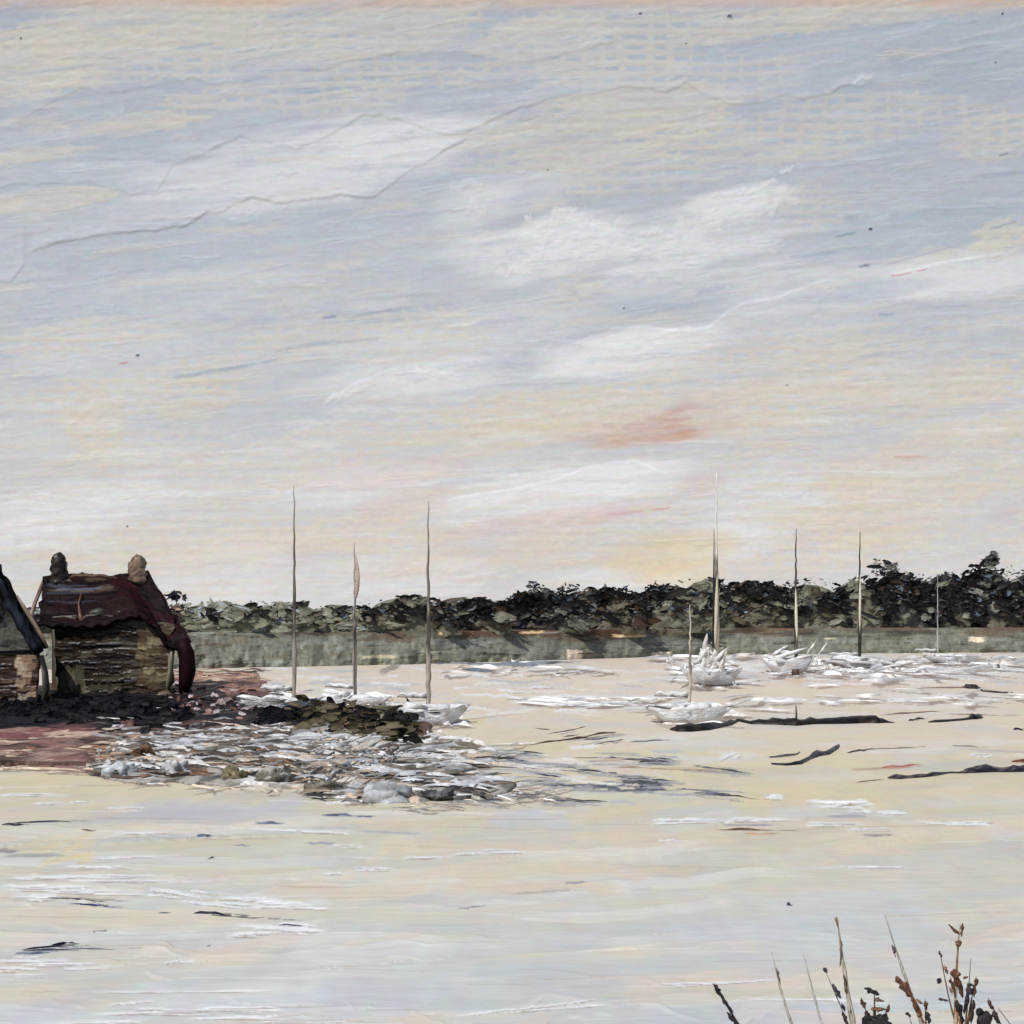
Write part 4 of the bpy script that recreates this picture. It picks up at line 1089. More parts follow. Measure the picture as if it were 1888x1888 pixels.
    mb.build('dormer', M_HOUSE, roof)
    mb = MB()
    q = A(222, 1111, 1.0)
    mb.blob(q, (.13, .12, .13), (226, 208, 188), .2, 8, 6)
    mb.build('rooflight', M_HOUSE, roof)
    mb = MB()
    mb.tube([A(151, 1146, -.2), A(147, 1130, .3), A(145, 1112, .8), A(150, 1092, 1.2)], [.16, .1, .05, .03], (150, 110, 84), 6, .2, (120, 86, 64))
    mb.build('vent_pipe', M_HOUSE, roof)
    # buttress in the roof's dark red at the right corner, stone plinth beside it
    mb = MB()
    mb.tube([A(338, 1280, -.35), A(341, 1262, -.35), A(347, 1236, -.35), A(343, 1205, -.35), A(334, 1180, -.3)], [.3, .4, .52, .46, .4], (52, 24, 27), 9, .2, (38, 20, 24))
    mb.build('buttress', M_ROOF, rt)
    mb = MB()
    mb.blob(A(300, 1292, -.9), (.7, .5, .55), (112, 88, 70), .3, 12, 8, c2=(150, 122, 96))
    mb.box(tuple(A(303, 1303, -1.75)), tuple(A(325, 1294, -1.2)), (226, 202, 168))
    mb.build('doorstep', M_HOUSE, rt)
    # low pale planting strip of plaster at the right edge of the wall
    mb = MB()
    mb.tube([A(308, 1280, -.12), A(314, 1240, -.12), A(318, 1190, -.12)], [.13, .16, .2], (176, 166, 140), 7, .2, (120, 112, 92))
    mb.build('corner_post', M_HOUSE, rt)


cottage_main()


def cottage_left():
    d = depth(1297)
    rt = empty('cottage', at(-20, 1297, d))
    tag(rt, 'dark gabled cottage with blue black roof cut by left edge', 'cottage', 'cottages on the shore')

    def A(px, py, dd=0.0):
        return at(px, py, d + dd)

    def front(S):
        paint_wall(S, (84, 60, 46), [(76, 52, 40), (104, 76, 58), (60, 42, 34), (150, 120, 94), (46, 34, 30)], 70, lines=2)
        for i in range(16):
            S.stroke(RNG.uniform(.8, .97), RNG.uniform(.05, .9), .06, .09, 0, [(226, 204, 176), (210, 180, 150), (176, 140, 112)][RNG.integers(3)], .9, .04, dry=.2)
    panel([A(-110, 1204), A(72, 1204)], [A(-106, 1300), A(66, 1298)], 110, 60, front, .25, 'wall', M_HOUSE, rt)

    def gab(S):
        paint_wall(S, (84, 84, 72), [(110, 112, 98), (60, 54, 46), (130, 128, 112), (40, 38, 38), (92, 96, 90)], 50, L=(.1, .25), W=(.05, .1))
    panel([A(-22, 1052), A(-14, 1052)], [A(-112, 1203), A(74, 1203)], 60, 60, gab, .22, 'gable', M_HOUSE, rt)
    mb = MB()
    D = 6.0
    BK = Vector((-.38, 1, 0))
    for x in (-106, 68):
        p, q = A(x, 1300, .3), A(x, 1200, .3)
        w_ = Vector((.2, 0, 0))
        v = [p, p + BK * D, q + BK * D, q, p - w_, p - w_ + BK * D, q - w_ + BK * D, q - w_]
        mb.add(v, [(0, 1, 2, 3), (7, 6, 5, 4), (0, 4, 5, 1), (1, 5, 6, 2), (2, 6, 7, 3), (3, 7, 4, 0)], (96, 72, 56))
    p, q = A(-106, 1300, .3) + BK * D, A(68, 1200, .3) + BK * D
    mb.box((p.x, p.y + .02, .05), (q.x, p.y + .22, q.z), (96, 72, 56))
    mb.build('side_wall', M_HOUSE, rt, False)

    def rf(S):
        S.col[:] = lin((30, 30, 36))
        for i in range(70):
            S.stroke(RNG.random(), RNG.random(), .2, .08, RNG.uniform(-.1, .1), [(22, 22, 28), (36, 36, 44), (44, 40, 40), (18, 18, 24)][RNG.integers(4)], .9, RNG.uniform(.03, .1), rim=.9)
    for (ex, ey) in ((82, 1196), (-118, 1196)):
        ap, ev = A(-18, 1030, -.7), A(ex, ey, -.7)
        panel([ap, ap + BK * (D + 1.4)], [ev, ev + BK * (D + 1.4)], 40, 60, rf, .2, 'roof', M_ROOF, rt)
        # thick dark verge of thatch and pale bargeboard under it
        sgn = 1 if ex > 0 else -1
        S_ = []
        mb = MB()
        n = 14
        pts, rad = [], []
        for i in range(n):
            t = i / (n - 1)
            pts.append(A(-18 + (ex + 18) * t - sgn * 9, 1030 + (ey - 1030) * t + 8, -.85))
            rad.append(.3 + .08 * math.sin(i * 2.3))
        mb.tube(pts, rad, (26, 26, 32), 8, .22, (58, 66, 80))
        mb.build('verge', M_ROOF, rt)
        mb = MB()
        pts = [A(-18 + (ex + 18) * t - sgn * (-8 + 2 * t), 1030 + (ey - 1030) * t - 2, -.95) for t in (.42, .55, .7, .85, 1.0)]
        mb.tube(pts, [.05, .1, .12, .12, .06], (190, 164, 138), 6, .25, (120, 104, 90))
        mb.build('bargeboard', M_HOUSE, rt)
    mb = MB()
    mb.tube([A(-60, 1201, -.12), A(0, 1200, -.14), A(60, 1199, -.12)], [.06, .08, .06], (44, 38, 40), 6, .2, (80, 70, 76))
    mb.build('fascia', M_HOUSE, rt)
    mb = MB()
    mb.tube([A(80, 1298, -.2), A(86, 1270, -.2), A(82, 1240, -.2), A(77, 1208, -.2)], [.12, .22, .2, .12], (70, 60, 54), 8, .25, (150, 136, 120))
    mb.build('corner_post', M_HOUSE, rt)
    mb = MB()
    mb.tube([A(0, 1070, 2), A(0, 1048, 2), A(1, 1040, 2)], [.12, .12, .05], (60, 48, 44), 7, .1)
    mb.build('chimney', M_HOUSE, rt)


cottage_left()

# little wind-bent shrub showing over the eave
q = at(332, 1282, depth(1284) + 3)
t_ = at(323, 1100, q.y)
sh = empty('shrub', q)
tag(sh, 'small wind bent dark shrub rising over the right slope of the maroon roof', 'shrub')
mb = MB()
mb.tube([q, q.lerp(t_, .5) + Vector((.15, 0, 0)), q.lerp(t_, .8) + Vector((.2, 0, 0)), t_], [.09, .07, .05, .02], (70, 56, 46), 6, .15)
mb.build('trunk', M_LEAF, sh)
rg_ = np.random.default_rng(9)
cc = np.concatenate([rg_.normal(0, 1, (40, 3)) * np.array([.26, .2, .12]), rg_.normal(0, 1, (16, 3)) * np.array([.2, .15, .16]) + np.array([.1, 0, -.75])]) + np.array(t_)
pc = np.array([lin((40, 40, 48))] * 40 + [lin((206, 178, 160))] * 16)
V_, F_, C_ = daub_mesh(cc, rg_.normal(0, 1, (56, 3)) + np.array([0, -1, 0]), np.full(56, .17), pc, 4)
mesh_obj('crown', V_, F_, M_LEAF, sh, colors=C_)


# ------------------------------------------------------------------ boats
def sailboat(px, py, top, Lm, heading, label, mast_c=(150, 138, 124), mast_c2=(120, 108, 98), beam=2.0, free=.55, mast_x=None, shroud=None, furl=None, sail=None, hull_c=(240, 240, 240), rmax=.09, heap=1.0, mast_top_c=None, gather=None):
    d = depth(py)
    g = ground(px, py)
    rt = empty('sailboat', g)
    tag(rt, label, 'sailboat', 'sailboats moored in the bay')
    ch, sh = math.cos(heading), math.sin(heading)

    def Wd(x, y, z):
        return g + Vector((x * ch - y * sh, x * sh + y * ch, z))
    # hull
    ns, nc = 40, 15
    v, f = [], []
    for i in range(ns):
        t = i / (ns - 1)
        x = (t - .5) * Lm
        w_ = beam / 2 * (math.sin(math.pi * min(t * .86 + .2, 1)) ** .7 if t < .93 else max(0.05, (1 - t) / .07 * .42))
        sheer = free * (1 + .5 * (t - .45) ** 2 * 4 * .6)
        for k in range(nc):
            a = math.pi * k / (nc - 1)
            y = -math.cos(a) * w_
            zb = -.2 + (sheer + .12) * abs(2 * t - .95) ** 2.6
            z = sheer - (math.sin(a) ** .6) * max(sheer - zb, .05)
            q_ = float(vn(np.array(x * 1.7 + 60 + px), np.array(z * 3 + y + 20))) - .5
            v.append(Wd(x, y * (1 + .3 * q_), z + q_ * .22))
    for i in range(ns - 1):
        for k in range(nc - 1):
            f.append((i * nc + k, (i + 1) * nc + k, (i + 1) * nc + k + 1, i * nc + k + 1))
    f.append(tuple(range(nc)))
    mb = MB()
    mb.add(v, f, hull_c)
    for i, p in enumerate(mb.v):
        q_ = float(vn(np.array(p[0] * 1.3 + 90), np.array(p[2] * 6 + p[1] + 20)))
        if q_ > .58:
            mb.c[i] = tuple(lin((222, 216, 210)))
    mb.build('hull', M_BOAT, rt)
    mb = MB()
    v = []
    for i in range(ns):
        v.append(Vector(mbp) if False else Wd((i / (ns - 1) - .5) * Lm, 0, free * .95))
    dk, fk = [], []
    for i in range(ns):
        t = i / (ns - 1)
        w_ = beam / 2 * (math.sin(math.pi * min(t * .86 + .2, 1)) ** .7 if t < .93 else max(0.05, (1 - t) / .07 * .42)) * .97
        sheer = free * (1 + .5 * (t - .45) ** 2 * 4 * .6) - .03
        x = (t - .5) * Lm
        dk += [Wd(x, -w_, sheer), Wd(x, 0, sheer + .06), Wd(x, w_, sheer)]
    for i in range(ns - 1):
        for k in range(2):
            fk.append((i * 3 + k, i * 3 + k + 1, (i + 1) * 3 + k + 1, (i + 1) * 3 + k))
    mb.add(dk, fk, (206, 200, 192))
    mb.build('deck', M_BOAT, rt)
    # cabin
    mb = MB()
    mb.blob(Wd(.06 * Lm, 0, free + .02), (.2 * Lm, beam * .26, .24), (230, 229, 227), .35, 16, 9, c2=(212, 210, 208))
    mb.build('cabin', M_BOAT, rt)
    # mast
    mx = px if mast_x is None else mast_x
    mt = at(mx, top, d)
    H = mt.z
    off = (mt.x - g.x) / ch if abs(ch) > .3 else 0
    off = max(-.4 * Lm, min(.4 * Lm, off))
    foot = Wd(off, 0, free)
    topp = Vector((mt.x, foot.y, H))
    n = 26
    pts = [foot.lerp(topp, i / (n - 1)) + Vector((random.uniform(-.035, .035), 0, 0)) for i in range(n)]
    rad = [rmax * (.8 + .2 * math.sin(min(i / (n - 1) * 2, 1) * math.pi)) * (1 - max(i / (n - 1) - .25, 0) ** 1.2 * 1.15) + .008 for i in range(n)]
    mb = MB()
    mb.tube(pts, rad, mast_c, 8, .12, mast_c2)
    for i, p in enumerate(mb.v):
        q_ = (p[2] - foot.z) / (H - foot.z) + random.uniform(-.05, .05)
        if sum(mast_c) < 260:
            mb.c[i] = tuple(np.array(mb.c[i]) * (.4 if random.random() < .7 else 1))
        elif q_ < .3:
            mb.c[i] = tuple((np.array(mb.c[i]) + lin((196, 184, 166))) / 2)
        elif .34 < q_ < .56 and random.random() < .7:
            mb.c[i] = tuple(np.array(mb.c[i]) * .35)
        elif q_ > .78:
            mb.c[i] = tuple((np.array(mb.c[i]) + lin((176, 170, 164))) / 2)
    if mast_top_c:
        for i, p in enumerate(mb.v):
            if p[2] > H * .62:
                mb.c[i] = tuple(lin(mast_top_c))
    mast = mb.build('mast', M_MAST, rt)
    # boom and furled sail lying along it
    mb = MB()
    b0 = foot + Vector((0, 0, .55))
    b1 = Wd(off - .42 * Lm, 0, free + .62)
    mb.tube([b0, b1], [.05, .035], (150, 138, 124), 7)
    boom = mb.build('boom', M_MAST, rt)
    mb = MB()
    pts = [b0.lerp(b1, t) + Vector((0, 0, .1 + .05 * math.sin(t * 17))) for t in np.linspace(.03, .95, 9)]
    mb.tube(pts, [.06, .12, .1, .13, .1, .11, .08, .08, .03], (232, 231, 229), 8, .28, (206, 204, 204))
    mb.build('furled_sail', M_BOAT, rt)
    # cover and gear heaped on deck
    mb = MB()
    mb.blob(Wd(-.2 * Lm, -.1 * beam, free + .05), (.24 * Lm, beam * .3, .16 + .12 * heap), (230, 229, 228), .8, 22, 12, c2=(198, 194, 192))
    if heap > 0:
        mb.build('deck_cover', M_BOAT, rt)
    if shroud:
        mb = MB()
        s0, s1, r, c = shroud
        a, b = at(s0[0], s0[1], d), at(s1[0], s1[1], d)
        mb.tube([a + Vector((0, -.16, 0)), a.lerp(b, .5) + Vector((.02, -.16, 0)), b + Vector((0, -.16, 0))], [.012, r, r * .7], c, 6, .2)
        mb.build('shroud', M_MAST, rt)
    if furl:
        mb = MB()
        s0, s1, r, c = furl
        a, b = at(s0[0], s0[1], d), at(s1[0], s1[1], d)
        pts = [a.lerp(b, i / 7) + Vector((random.uniform(-.01, .01), foot.y - d - rmax - .02, 0)) for i in range(8)]
        mb.tube(pts, [.01, r * .6, r, r * 1.1, r * 1.1, r, r * .7, .01], c, 7, .15)
        mb.build('luff_sail', M_BOAT, rt)
    if gather:
        mb = MB()
        for (x0, y0, x1, y1, w) in gather:
            a, b = at(x0, y0, d - .5), at(x1, y1, d - .5)
            q_ = w * d / FOC * .6
            pts = [a.lerp(b, t) + Vector((.35 * q_ * math.sin(t * 4 + x0), random.uniform(-.1, .1), 0)) for t in np.linspace(0, 1, 9)]
            mb.tube(pts, [q_ * r for r in (.1, .5, .8, 1, .95, .8, .7, .45, .1)], (234, 232, 229), 9, .4, (196, 188, 180))
        mb.build('lowered_sail', M_BOAT, rt)
    if sail:
        mb = MB()
        pts = [at(x, y, d) + Vector((0, foot.y - d, 0)) for (x, y) in sail]
        mb.tube(pts, [.02, .09, .13, .12, .08, .03][:len(pts)], (206, 176, 158), 7, .3, (190, 168, 156))
        mb.build('tattered_sail', M_BOAT, rt)
    return rt


TAU = (146, 134, 120)
sailboat(520, 1312, 895, 4.2, math.radians(20), 'white sailboat lying against the black mud, its tall mast nearest the cottages', TAU, (112, 100, 92), mast_x=541, beam=1.8, free=.5, rmax=.105)
sailboat(655, 1302, 1000, 4.0, math.radians(-15), 'white sailboat with the short mast carrying a tattered pinkish sail', (170, 158, 148), (140, 128, 118), mast_x=654, beam=1.7, free=.4, rmax=.10, sail=[(655, 1018), (659, 1045), (660, 1062), (659, 1082), (656, 1098), (654, 1108)])
sailboat(800, 1334, 925, 3.3, math.radians(12), 'bright white sailboat just right of the dark weed bank', TAU, (116, 106, 98), mast_x=790, beam=1.7, free=.6, rmax=.10, hull_c=(240, 240, 240), heap=.6)
sailboat(1274, 1332, 1115, 3.9, math.radians(6), 'small white sailboat with short pale mast beside the long black mud bar', (208, 198, 182), (178, 166, 150), mast_x=1272, beam=1.5, free=.6, rmax=.075, hull_c=(242, 242, 242), heap=.3)
sailboat(1318, 1264, 872, 4.4, math.radians(25), 'white sailboat with the tallest mast, pale at the tip', (190, 178, 160), (140, 126, 112), mast_x=1321, beam=2.0, free=.9, rmax=.17, heap=2.0, shroud=((1316, 975), (1314, 1195), .07, (40, 34, 34)), mast_top_c=(226, 222, 216), gather=[(1286 + 58 * random.random(), 1184 + 46 * random.random(), 1276 + 66 * random.random(), 1216 + 44 * random.random(), random.uniform(5, 11)) for _ in range(20)] + [(1304, 1168, 1298, 1236, 8), (1300, 1176, 1306, 1240, 7)], furl=((1322, 1060), (1318, 1200), .12, (206, 194, 174)))
sailboat(1455, 1240, 975, 4.3, math.radians(-10), 'white sailboat under the left one of two dark masts', (78, 68, 60), (120, 106, 92), mast_x=1467, beam=2.0, free=1.0, rmax=.15, heap=1.6, gather=[(1424, 1210, 1452, 1190, 6), (1416, 1218, 1490, 1194, 7), (1436, 1226, 1500, 1206, 7), (1488, 1206, 1504, 1182, 4), (1508, 1208, 1526, 1184, 4)], furl=((1466, 1085), (1468, 1185), .11, (226, 218, 196)))
sailboat(1590, 1232, 980, 7.0, math.radians(8), 'long low whitish sailboat under the right one of two dark masts', (92, 80, 70), (60, 52, 48), mast_x=1585, beam=2.2, free=.6, rmax=.15, heap=1.6, gather=[(1540, 1226, 1600, 1212, 6), (1600, 1218, 1650, 1224, 6), (1620, 1232, 1690, 1220, 5)], furl=((1585, 1060), (1584, 1168), .10, (222, 210, 188)))
sailboat(1760, 1222, 1058, 6.0, math.radians(10), 'faint far sailboat with thin pale mast against the black trees', (206, 204, 200), (190, 188, 184), mast_x=1727, beam=2.0, free=.6, rmax=.06, heap=.6)


# ------------------------------------------------------------------ mud bars, rocks, weed
def mound(name, pts, label, cat, c, c2, group=None, n=9):
    """a low ridge lying on the ground, its line and thickness given along its length"""
    g0 = ground(pts[len(pts) // 2][0], pts[len(pts) // 2][1])
    fine = []
    for (a, b) in zip(pts, pts[1:]):
        k = max(2, int(abs(b[0] - a[0]) / 9))
        for i in range(k):
            t = i / k
            fine.append(tuple(a[j] + (b[j] - a[j]) * t for j in range(3)))
    fine.append(pts[-1])
    v, f, cl = [], [], []
    for i, (px, py, th) in enumerate(fine):
        p = ground(px, py + th * .5)
        hh = max(th, .4) * p.y / FOC * random.uniform(.8, 1.2)
        dp = hh * 2.0
        for k in range(n):
            a = math.pi * k / (n - 1)
            v.append((p.x, p.y - math.cos(a) * dp + dp, math.sin(a) * hh * random.uniform(.9, 1.1) - .02))
            cl.append(tuple(lin(c2 if random.random() < .25 else c)))
    for i in range(len(fine) - 1):
        for k in range(n - 1):
            f.append((i * n + k, (i + 1) * n + k, (i + 1) * n + k + 1, i * n + k + 1))
    f.append(tuple(range(n)))
    f.append(tuple(range(len(v) - n, len(v)))[::-1])
    o = mesh_obj(name, v, f, M_MUD, None, np.array(cl), True, g0)
    tag(o, label, cat, group)
    return o


MG = 'mud bars in the shallows'
mound('mud_bar', [(1236, 1345, 3), (1250, 1344, 11), (1275, 1343, 13), (1310, 1341, 11), (1350, 1333, 9), (1362, 1328, 5), (1385, 1332, 7), (1430, 1331, 11), (1470, 1332, 13), (1500, 1330, 11), (1560, 1329, 12), (1600, 1327, 13), (1622, 1327, 14), (1630, 1329, 8), (1650, 1332, 2)], 'long black mud bar stretching right from the small white sailboat', 'mud bar', (22, 19, 21), (48, 34, 28), MG)
mound('mud_bar', [(1714, 1331, 3), (1740, 1329, 5), (1775, 1326, 5), (1792, 1324, 5), (1800, 1322, 9), (1810, 1321, 8), (1813, 1322, 3)], 'short black mud bar ending in a knob, right of the long one', 'mud bar', (26, 22, 26), (44, 36, 36), MG)
mound('mud_bar', [(1424, 1408, 4), (1450, 1409, 6), (1478, 1406, 7), (1495, 1397, 8), (1512, 1390, 9), (1530, 1388, 7), (1546, 1378, 6), (1549, 1374, 4)], 'crooked black mud bar slanting up to the right', 'mud bar', (24, 22, 30), (90, 88, 96), MG)
mound('mud_bar', [(1420, 1396, 3), (1440, 1394, 5), (1470, 1390, 4), (1476, 1386, 3)], 'thin grey edged mud bar just above the crooked one', 'mud bar', (60, 58, 66), (120, 118, 122), MG)
mound('mud_bar', [(1640, 1434, 5), (1660, 1433, 8), (1700, 1431, 6), (1725, 1428, 7), (1750, 1425, 3), (1780, 1424, 5), (1800, 1420, 11), (1830, 1418, 12), (1860, 1420, 9), (1890, 1418, 11), (1930, 1420, 9), (1990, 1422, 4)], 'black mud bar cut by the right edge, nearest the viewer', 'mud bar', (34, 32, 38), (96, 84, 84), MG)
mound('mud_bar', [(1776, 1267, 3), (1788, 1266, 8), (1804, 1266, 7), (1815, 1274, 4), (1840, 1276, 4), (1868, 1277, 3)], 'small dark mud bar among the pale ripples at far right', 'mud bar', (40, 32, 34), (80, 70, 70), MG)
mound('mud_bar', [(1868, 1404, 3), (1890, 1403, 7), (1940, 1403, 5)], 'rusty brown mud bar at the right edge above the black one', 'mud bar', (110, 60, 46), (80, 48, 40), MG)

# dark keel post under one hull and a mooring stake
for (px, py, top, r, c, lab) in ((1467, 1245, 1234, .32, (92, 66, 50), 'stubby brown mooring post below the left dark mast'), (1468, 1326, 1302, .05, (150, 148, 150), 'thin grey mooring stake standing above the long black mud bar')):
    g = ground(px, py)
    t = at(px, top, g.y)
    mb = MB()
    mb.tube([g + Vector((0, 0, -.2)), g.lerp(t, .5), t, t + Vector((0, 0, .03))], [r, r * .95, r * .85, r * .4], c, 9, .1, (60, 48, 42))
    o = mb.build('mooring_post', M_MAST, loc=g)
    tag(o, lab, 'post')


def rock(px, py, wpx, hpx, c, c2, label):
    g = ground(px, py)
    k = g.y / FOC
    mb = MB()
    mb.blob(g + Vector((0, .3, hpx * k * .12)), (wpx * k * .52, wpx * k * .4, hpx * k * .5), c, .45, 34, 22)
    for i, p in enumerate(mb.v):
        q = float(vn(np.array(p[0] * 4 + 60), np.array(p[2] * 7 + p[1] * 3 + 40)))
        q = min(max((q - .5) * 4 + (p[2] - hpx * k * .35) / (hpx * k) * 1.6 + .3, 0), 1)
        mb.c[i] = tuple(lin(c) * (1 - q) + lin(c2) * q)
        j = .09 * (float(vn(np.array(p[0] * 16 + 60), np.array(p[2] * 22 + p[1] * 9 + 40))) - .5)
        mb.v[i] = (p[0] + j, p[1] + j, p[2] + j * 1.5)
    o = mb.build('rock', M_LAND, loc=g)
    tag(o, label, 'rock', 'rocks along the shingle edge')


rock(252, 1402, 46, 34, (104, 80, 60), (140, 108, 78), 'brown rock standing at the left end of the shingle')
rock(215, 1436, 62, 40, (176, 178, 180), (206, 208, 210), 'pale grey rock at the lower left tip of the shingle')
rock(315, 1432, 60, 44, (184, 182, 182), (216, 214, 214), 'pale grey rock right of the lower left tip')
rock(424, 1440, 44, 36, (116, 108, 88), (150, 136, 106), 'round olive rock at the water edge below the cottages')
rock(505, 1446, 66, 42, (112, 106, 94), (176, 170, 160), 'olive and white rock below the tall mast nearest the cottages')
rock(592, 1462, 62, 40, (106, 102, 88), (150, 146, 130), 'dark olive rock low on the shingle edge')
rock(712, 1480, 78, 46, (150, 152, 152), (186, 188, 190), 'wide grey rock at the foot of the shingle')
rock(800, 1478, 60, 34, (110, 108, 108), (70, 66, 66), 'dark grey rock at the right foot of the shingle')
rock(655, 1350, 44, 26, (112, 88, 66), (60, 50, 42), 'small brown rock in the dark weed bank')
rock(232, 1346, 46, 28, (72, 50, 46), (110, 84, 76), 'dark reddish rock below the broad cottage')
rock(415, 1305, 44, 30, (186, 172, 164), (140, 124, 118), 'pale rounded rock between the broad cottage and the first mast')


def weed():
    """ragged weed along the point and the slate weed in the shallows"""
    rg = np.random.default_rng(77)
    Cn, Nn, Cc, Sz = [], [], [], []

    def scatter(n, x0, x1, yf, cs, hz, sz, spread=6):
        for i in range(n):
            x = rg.uniform(x0, x1)
            y = yf(x) + rg.normal(0, spread)
            g = ground(x, max(y, 1240))
            Cn.append((g.x, g.y, .08 + abs(rg.normal(0, hz))))
            Nn.append((rg.normal(0, .5), -1 + rg.normal(0, .3), .8 + rg.normal(0, .4)))
            Cc.append(lin(cs[rg.integers(len(cs))]))
            Sz.append(sz)
    scatter(260, 540, 770, lambda x: 1322 + (x - 540) * .16, [(56, 50, 38), (34, 30, 26), (90, 82, 64), (72, 60, 44), (24, 22, 24), (110, 100, 80)], .22, .3, 12)
    scatter(90, 470, 560, lambda x: 1325, [(20, 18, 24), (30, 28, 34), (14, 14, 20)], .2, .28, 9)
    scatter(240, 0, 350, lambda x: 1318, [(18, 17, 23), (28, 26, 32), (14, 14, 20), (40, 36, 40)], .16, .3, 12)
    scatter(150, 300, 480, lambda x: 1300, [(70, 54, 54), (150, 116, 112), (40, 32, 34), (196, 180, 180), (110, 80, 66)], .14, .2, 14)
    n = len(Cn)
    V, F, C = daub_mesh(np.array(Cn), np.array(Nn), np.array(Sz), np.array(Cc), 3, .35)
    o = mesh_obj('weed', V, F, M_LAND, colors=C)
    tag(o, 'ragged black and olive weed heaped along the muddy point', 'weed', kind='stuff')
    # foam and pale shingle heaps
    Cn, Nn, Cc, Sz = [], [], [], []
    WH = [(200, 200, 200), (218, 217, 215), (186, 184, 182), (200, 190, 178), (150, 146, 142), (120, 112, 102)]
    scatter(80, 270, 640, lambda x: 1362, WH, .06, .10, 9)
    scatter(59, 560, 720, lambda x: 1392, WH, .06, .10, 14)
    scatter(52, 440, 880, lambda x: 1415 + (x - 440) * .08, WH + [(150, 148, 140), (120, 114, 104)], .05, .08, 13)
    scatter(31, 700, 880, lambda x: 1372, WH, .06, .10, 7)
    scatter(70, 460, 570, lambda x: 1297, WH, .06, .10, 5)
    scatter(80, 600, 710, lambda x: 1302, WH, .06, .10, 5)
    scatter(60, 180, 330, lambda x: 1408, WH, .06, .10, 10)
    V, F, C = daub_mesh(np.array(Cn), np.array(Nn), np.array(Sz), np.array(Cc), 5, .35)
    o = mesh_obj('foam', V, F, M_BOAT, colors=C)
    tag(o, 'white foam and pale broken shingle edging the muddy shore', 'foam', kind='stuff')


weed()


# ------------------------------------------------------------------ reeds in the foreground
RD = 15.6


def reed(label, top, bot, rpx, c, c2, leaves=(), heads=(), d=RD, thick=None):
    tx, ty = top
    bx, by = bot
    yb = HZ + KG / d
    fx = bx + (bx - tx) / (by - ty) * (yb - by)
    foot = at(fx, yb, d)
    k = d / FOC
    rt = empty('reed', foot)
    tag(rt, label, 'reed', 'reeds at the near edge')
    n = 14
    bend = random.uniform(-6, 6)
    pts, rad = [], []
    for i in range(n):
        t = i / (n - 1)
        pts.append(at(fx + (tx - fx) * t + bend * math.sin(t * math.pi), yb + (ty - yb) * t, d))
        rad.append(max(rpx * k * (1 - .85 * t) * random.uniform(.75, 1.25), .0016))
    mb = MB()
    mb.tube(pts, rad, c, 7, .15, c2)
    mb.build('stem', M_REED, rt)
    for (x0, y0, x1, y1, w, cc) in leaves:
        mb = MB()
        a, b = at(x0, y0, d - .02), at(x1, y1, d - .02)
        ps = [a.lerp(b, t) + Vector((random.uniform(-1, 1) * k, random.uniform(-.01, .01), 0)) for t in np.linspace(0, 1, 8)]
        mb.tube(ps, [w * k * q for q in [.15 + random.random() * .2, random.uniform(.4, .9), random.uniform(.6, 1.1), random.uniform(.5, 1.1), random.uniform(.4, 1), random.uniform(.4, .9), random.uniform(.2, .6), .1]], cc, 7, .55, tuple(min(255, int(v * 1.5)) for v in cc))
        mb.build('leaf', M_REED, rt)
    for (x, y, wx, wy, cc) in heads:
        mb = MB()
        mb.blob(at(x, y, d - .03), (wx * k, wx * k * .8, wy * k), cc, .45, 14, 10, c2=tuple(min(255, int(v * 1.4)) for v in cc))
        mb.build('seed_head', M_REED, rt)


PALE, PALE2 = (206, 196, 178), (168, 154, 134)
DK, BR = (36, 28, 28), (88, 58, 40)
reed('dark leaning reed standing apart at the left of the reeds', (1314, 1813), (1362, 1888), 4, (70, 52, 46), DK, leaves=[(1316, 1815, 1336, 1843, 4.5, DK), (1332, 1840, 1352, 1868, 4, DK), (1340, 1866, 1366, 1895, 5.5, DK)])
reed('slim pale reed second from left with dark sliver near its tip', (1423, 1755), (1465, 1888), 4, PALE, PALE2, leaves=[(1431, 1785, 1440, 1816, 2.5, (84, 74, 60))])
reed('faintest pale reed between two pale neighbours', (1481, 1758), (1515, 1888), 4.5, (204, 204, 194), (180, 178, 166))
reed('broken dark reed leaning against the tall pale one', (1520, 1786), (1566, 1895), 2.5, (140, 120, 100), (80, 66, 58), leaves=[(1519, 1784, 1526, 1794, 4, (40, 38, 50)), (1535, 1814, 1550, 1842, 5, (58, 52, 52)), (1552, 1850, 1558, 1866, 3, DK), (1553, 1866, 1564, 1892, 3.5, (48, 40, 36))])
reed('tall thick pale reed left of the dark tuft', (1543, 1688), (1575, 1888), 7, PALE, PALE2, leaves=[(1541, 1690, 1546, 1712, 2.5, (120, 88, 60)), (1552, 1735, 1549, 1784, 2, (96, 80, 64)), (1556, 1795, 1562, 1840, 3, (86, 68, 54)), (1566, 1845, 1575, 1890, 2.5, (92, 74, 58))])
reed('short stout dark tuft with a drooping head', (1612, 1826), (1612, 1888), 5, (110, 84, 62), DK, leaves=[(1594, 1822, 1622, 1834, 6, DK), (1612, 1842, 1630, 1846, 4, (86, 70, 64)), (1606, 1860, 1634, 1862, 5, (100, 72, 54))], heads=[(1620, 1884, 22, 14, (30, 24, 28)), (1598, 1882, 8, 12, (28, 24, 26))])
reed('tall curved pale reed bearing one broad brown leaf', (1631, 1685), (1702, 1888), 5, (196, 188, 174), (150, 138, 122), leaves=[(1653, 1802, 1682, 1838, 10, BR), (1645, 1742, 1651, 1766, 2.5, (70, 60, 62)), (1680, 1836, 1700, 1878, 6, (96, 64, 42)), (1690, 1842, 1702, 1852, 3, (110, 80, 56)), (1692, 1868, 1708, 1890, 3, (104, 76, 50))])
